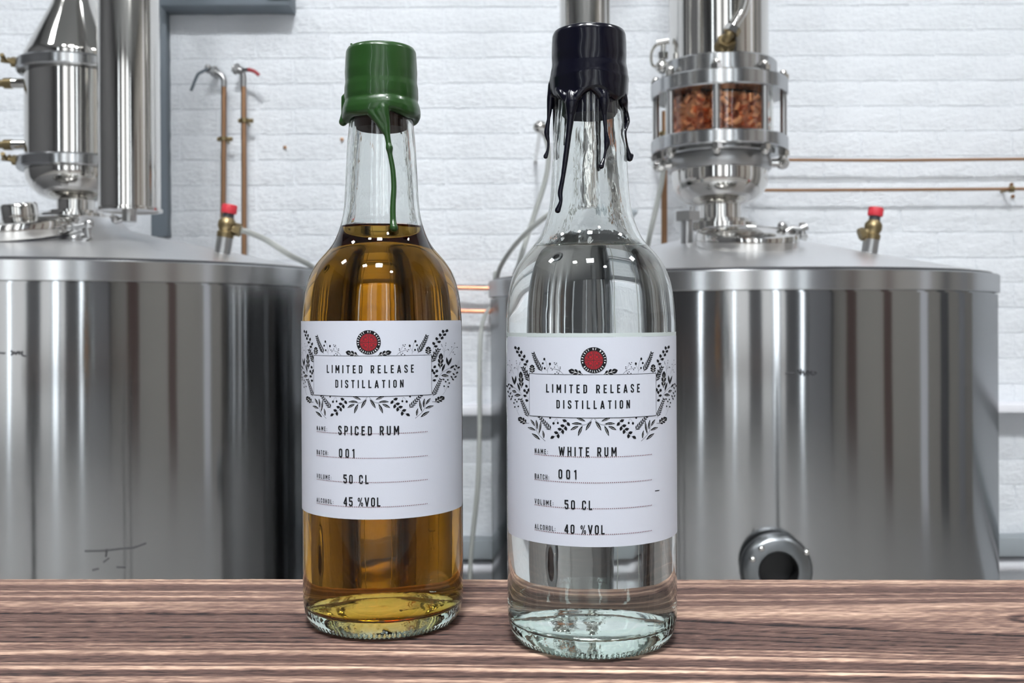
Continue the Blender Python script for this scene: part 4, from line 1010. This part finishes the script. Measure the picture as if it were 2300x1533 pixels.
def bottle(cx, D, label, cat, liquid, level, thc, top, lab_h, waxm, stopm, sheet, emb):
    c = P(cx, HOR, D); root = thing('rum_bottle', label, cat, (c.x, D, TABLE))
    bumps = emb
    def fn_out(r, z, T):
        wgt = np.exp(-((z-.0008)/.0012)**2); r = r+.00045*np.cos(T*96)*wgt*(r > .0295)
        for (a_, zz_, sw, sz, hh) in bumps:
            dT = (T-a_+PI) % (2*PI)-PI; r = r+hh*np.exp(-(dT*RB/sw)**2-((z-zz_)/sz)**2)
        return r, z
    # outer skin, mouth, inner skin down to the liquid, underside of the base
    i_lv = [p for p in INR if p[1] < level]; ri_lv = rad_at([(a_, b_) for a_, b_ in INN], level)
    up_in = [(ri_lv, level)]+[p for p in INR if p[1] >= level+.0004]
    SEG = 480
    Vo, Fo = revolve_np('o', UNR+OUTR, SEG, fn_out)
    Vi, Fi = revolve_np('i', up_in, SEG)
    n0 = len(Vo); nu_ = len(UNR)
    Fi2 = Fi[:, ::-1]+n0
    last_o = n0-SEG+np.arange(SEG); last_i = n0+len(Vi)-SEG+np.arange(SEG)
    Fr = np.stack([last_o, np.roll(last_o, -1), np.roll(last_i, -1), last_i], -1)
    # contact: underside runs centre -> out, then heel up
    me = mesh_np('glass_body', np.concatenate([Vo, Vi]), np.concatenate([Fo, Fr, Fi2]))
    me.polygons.foreach_set('use_smooth', [True]*len(me.polygons))
    for mm in (glass_out, glass_in, glass_base): me.materials.append(mm)
    mi = np.zeros(len(me.polygons), np.int32); nf_o = len(Fo); mi[nf_o+len(Fr):] = 1
    mi[:(nu_+12)*SEG] = 2; me.polygons.foreach_set('material_index', mi); me.update()
    g = obj('glass_body', me, None, root)
    # liquid: side and floor skin in contact with the glass, free surface with a small meniscus
    side = i_lv+[(ri_lv, level)]; V, Fc = revolve_np('l', side, SEG)
    men = [(ri_lv-.0004, level-.0005), (ri_lv-.0010, level-.0009), (ri_lv-.0022, level-.0012), (ri_lv*.5, level-.0013), (1e-5, level-.0013)]
    V2, F2 = revolve_np('m', [(ri_lv, level)]+men, SEG)
    me = mesh_np('liquid', np.concatenate([V, V2]), np.concatenate([Fc, F2+len(V)])); 
    me.materials.append(liquid[0]); me.materials.append(liquid[1])
    mi = np.zeros(len(me.polygons), np.int32); mi[len(Fc):] = 1
    bm = bmesh.new(); me.polygons.foreach_set('material_index', mi); bm.from_mesh(me); bmesh.ops.remove_doubles(bm, verts=bm.verts, dist=2e-6); bm.to_mesh(me); bm.free()
    me.polygons.foreach_set('use_smooth', [True]*len(me.polygons)); me.update()
    lq = obj('liquid', me, None, root); 
    # stopper in the neck
    st = lathem([(0,.2205),(.0112,.2205),(.0119,.2215),(.0117,.2500),(.0146,.2510),(.0146,.2535),(0,.2535)], 48)
    obj('stopper', st, stopm, root, 40)
    # label sheet and its print
    h0 = math.radians(sheet[0])*RB; h1 = math.radians(sheet[1])*RB
    lb = wrap_sheet('label', paper, root, RB, 0, h0, h1, top-lab_h, top, .00006, .00014, sheet[2])
    return root, lb

wr, ve, fr, cover = artwork()
ec = loc2(Z6(655,210)); er = (loc2(Z6(745,210))[0]-loc2(Z6(565,210))[0])/2
def print_common(lb, thc, top):
    def b(fl, name, m, off):
        f2 = Flat(); f2.v = [(u, v+top) for u, v in fl.v]; f2.f = fl.f; return f2.build(name, m, lb, RB, thc, off)
    b(wr, 'printed_wreath', ink, .00025); b(ve, 'leaf_veins', paperink, .00028)
    b(cover, 'title_panel', paper, .00030); b(fr, 'title_frame', ink, .00033)
    emblem(lb, thc, ec[0], ec[1], er, RB, top)
    tx = Flat()
    for s_, xa, xb, yb, yt in (('LIMITED RELEASE', 331, 974, 438, 378), ('DISTILLATION', 401, 906, 546, 487)):
        ua, va = loc2(Z6(xa, 450)); ub, _ = loc2(Z6(xb, 450)); _, v0 = loc2(Z6(650, yb)); _, v1 = loc2(Z6(650, yt))
        mid = (ua+ub)/2; hw = (ub-ua)/2; tx.text(s_, -hw, hw, v0+top, v1-v0)
    o = tx.build('title_lettering', ink, lb, RB, thc, .00034)
def print_fields(lb, thc, top, lf, fields):
    sm, dt, big = Flat(), Flat(), Flat()
    for word, (xa, ya), xb, hs, (dxa, dya, dxb), val, (vxa, vya), vxb, hv in fields:
        ua, va = lf((xa, ya)); ub, _ = lf((xb, ya)); sm.text(word, ua, ub, va+top, hs, .14)
        d0, dv = lf((dxa, dya)); d1, _ = lf((dxb, dya-1)); n = 62
        for i in range(n+1): dt.disc(d0+(d1-d0)*i/n, dv+top, .00021, 7)
        ua, va = lf((vxa, vya)); ub, _ = lf((vxb, vya)); big.text(val, ua, ub, va+top, hv, .145)
    sm.build('field_names', ink, lb, RB, thc, .00034); dt.build('dotted_lines', dotink, lb, RB, thc, .00030); big.build('typed_values', ink, lb, RB, thc, .00036)

# amber bottle
emb1 = [(math.radians(a_), z_, .0008, .0008, .00035) for a_, z_ in ((-52,.0068),(-47,.0066),(-41,.0064),(-25,.0062),(-8,.0062),(-2,.0062),(4,.0062),(22,.0064),(29,.0066))]+[(math.radians(62+k_*2.2), .0070+.0008*math.sin(k_*2), .0006, .0009, .0003) for k_ in range(5)]
bot1, lab1 = bottle(*B1, 'left bottle, amber rum, sealed with green wax', 'bottle', (rum_side, rum_top), P(859,503,.4455).z-TABLE, tc1, TOP1, TOP1-inv(*B1, 859, 1166)[1], greenwax, stopbrown, (-87, 84, .0022), emb1)
print_common(lab1, tc1, TOP1)
Hs = .0018; Hv = .0034
print_fields(lab1, tc1, TOP1, loc1, [
    ('NAME:', Z5(166,848), Z5(240,848)[0], .0019, (*Z5(168,858), Z5(955,858)[0]), 'SPICED RUM', Z5(320,880), Z5(755,880)[0], .0038),
    ('BATCH:', Z5(166,1019), Z5(248,1019)[0], .0019, (*Z5(168,1029), Z5(955,1029)[0]), '001', Z5(325,1042), Z5(436,1042)[0], .0037),
    ('VOLUME:', Z5(166,1190), Z5(271,1190)[0], .0019, (*Z5(168,1199), Z5(955,1199)[0]), '50 CL', Z5(357,1228), Z5(537,1228)[0], .0037),
    ('ALCOHOL:', Z5(166,1361), Z5(285,1361)[0], .0019, (*Z5(168,1371), Z5(955,1371)[0]), '45 %VOL', Z5(357,1390), Z5(622,1390)[0], .0038)])
# clear bottle
emb2 = [(math.radians(a_), z_, .0010, .0010, .00030) for a_, z_ in ((-50,.0100),(-44,.0092),(-30,.0078),(-26,.0082),(-21,.0078),(-15,.0076),(-2,.0080),(2,.0072),(6,.0078),(10,.0074),(15,.0078),(20,.0080))]
for k_ in range(12): emb2.append((math.radians(31)+.08*math.cos(k_*PI/6), .0090+.0026*math.sin(k_*PI/6), .0006, .0006, .0003))
for a_ in (52, 57, 62, 67): 
    for z_ in (.0090, .0105, .0120): emb2.append((math.radians(a_+(z_-.0105)*500*(1 if a_ % 2 else -1)), z_, .0006, .0008, .0003))
bot2, lab2 = bottle(*B2, 'right bottle, clear white rum, sealed with dark navy wax', 'bottle', (clr_side, clr_top), P(1326,551,.4115).z-TABLE, tc2, TOP2, TOP2-inv(*B2, 1326, 1228)[1], navywax, stopnavy, (-80, 88, .0022), emb2)
print_common(lab2, tc2, TOP2)
print_fields(lab2, tc2, TOP2, loc2, [
    ('NAME:', Z6(250,849), Z6(340,849)[0], .0020, (*Z6(252,857), Z6(1052,857)[0]), 'WHITE RUM', Z6(416,866), Z6(812,866)[0], .0036),
    ('BATCH:', Z6(250,1023), Z6(348,1023)[0], .0020, (*Z6(252,1030), Z6(1052,1030)[0]), '001', Z6(413,1024), Z6(537,1024)[0], .0037),
    ('VOLUME:', Z6(250,1196), Z6(378,1196)[0], .0020, (*Z6(252,1204), Z6(1052,1204)[0]), '50 CL', Z6(455,1233), Z6(645,1233)[0], .0036),
    ('ALCOHOL:', Z6(250,1368), Z6(392,1368)[0], .0020, (*Z6(252,1377), Z6(1052,1377)[0]), '40 %VOL', Z6(453,1400), Z6(730,1400)[0], .0036)])
ds = Flat(); a_ = loc2(Z6(1076,1109)); b_ = loc2(Z6(1106,1105)); ds.strip([(a_[0],a_[1]+TOP2),(b_[0],b_[1]+TOP2)], .0003); ds.build('printed_dash', ink, lab2, RB, tc2, .0003)
o = wrap_sheet('backing_strip', strip, bot2, RB, 0, math.radians(-80)*RB, math.radians(88)*RB, TOP2+.00005, TOP2+.0016, .00004, .00008, .0004, 90, 2, .0002)
o['label'] = 'translucent strip of backing above the label'

# wax seals
def Z3(X, Y_, r): return (740+X/3.068, 60+Y_/3.066, r/3.068)
def Z4(X, Y_, r): return (1180+X/2.839, 20+Y_/2.839, r/2.839)
prof1 = [(.0001,.2573),(.0130,.2573),(.0148,.2568),(.0157,.2552),(.0160,.2520),(.0162,.2460),(.0161,.2415),(.0165,.2390),(.0166,.2350),(.0164,.2330),(.0171,.2312),(.0176,.2290),(.0176,.2268),(.0170,.2254),(.0155,.2248)]
def edge1(t_): return .0009*math.sin(t_*2+.8)+.0006*math.sin(t_*5)
dr1 = [([Z3(360,500,55), Z3(368,570,46), Z3(388,660,30), Z3(398,740,21), Z3(407,800,19), Z3(413,835,26), Z3(418,880,17), Z3(436,980,18), Z3(444,1100,19), Z3(438,1220,20), Z3(438,1330,21), Z3(444,1385,29)], False),
       ([Z3(230,510,40), Z3(285,575,40), Z3(340,650,30), Z3(388,735,18)], False),
       ([Z3(300,520,50), Z3(345,590,42), Z3(378,670,26)], False),
       ([Z3(108,490,28), Z3(104,550,24), Z3(100,600,20), Z3(94,655,30)], False),
       ([Z3(150,120,10), Z3(215,185,8), Z3(290,252,5)], False),
       ([Z3(480,560,24), Z3(492,660,14), Z3(518,735,11)], True)]
w1 = drips_mesh('wax_seal', *B1, prof1, edge1, dr1, [], greenwax, bot1); w1.data.materials.clear(); w1.data.materials.append(greenwax)
prof2 = [(.0001,.2570),(.0130,.2570),(.0148,.2564),(.0155,.2548),(.0158,.2510),(.0159,.2460),(.0157,.2435),(.0158,.2420),(.0163,.2398),(.0165,.2375),(.0168,.2360),(.0167,.2335),(.0166,.2310),(.0163,.2285),(.0152,.2272)]
def edge2(t_): return .0016*math.cos(t_*4-.2)+.0005*math.sin(t_*7)
dr2 = [([Z4(170,480,26), Z4(160,580,24), Z4(148,700,12), Z4(136,788,19), Z4(147,850,10), Z4(143,900,10), Z4(129,940,17)], False),
       ([Z4(298,540,50), Z4(294,605,42), Z4(288,690,25), Z4(276,800,19), Z4(258,940,18), Z4(240,1070,15), Z4(222,1170,17), Z4(226,1225,12), Z4(206,1283,20)], False),
       ([Z4(498,530,40), Z4(502,590,34), Z4(505,680,16), Z4(512,780,12), Z4(521,853,21), Z4(510,905,10), Z4(502,950,9), Z4(484,1002,19)], False),
       ([Z4(610,520,40), Z4(624,590,32), Z4(638,650,17), Z4(648,718,20), Z4(634,790,12), Z4(648,880,11), Z4(665,952,22)], False),
       ([Z4(675,945,15), Z4(682,932,11)], False),
       ([Z4(370,510,30), Z4(332,556,26), Z4(305,610,14)], False), ([Z4(440,505,30), Z4(478,545,24), Z4(498,600,14)], False),
       ([Z4(225,520,40), Z4(250,560,28), Z4(282,610,16)], False),
       ([Z4(225,560,22), Z4(228,700,13), Z4(217,865,10)], True), ([Z4(470,560,26), Z4(472,760,20), Z4(474,920,17), Z4(472,1018,18)], True),
       ([Z4(190,560,20), Z4(186,760,11), Z4(183,950,8)], True), ([Z4(560,560,20), Z4(590,700,10), Z4(592,860,7)], True)]
w2 = drips_mesh('wax_seal', *B2, prof2, edge2, dr2, [], navywax, bot2); w2.data.materials.clear(); w2.data.materials.append(navywax)
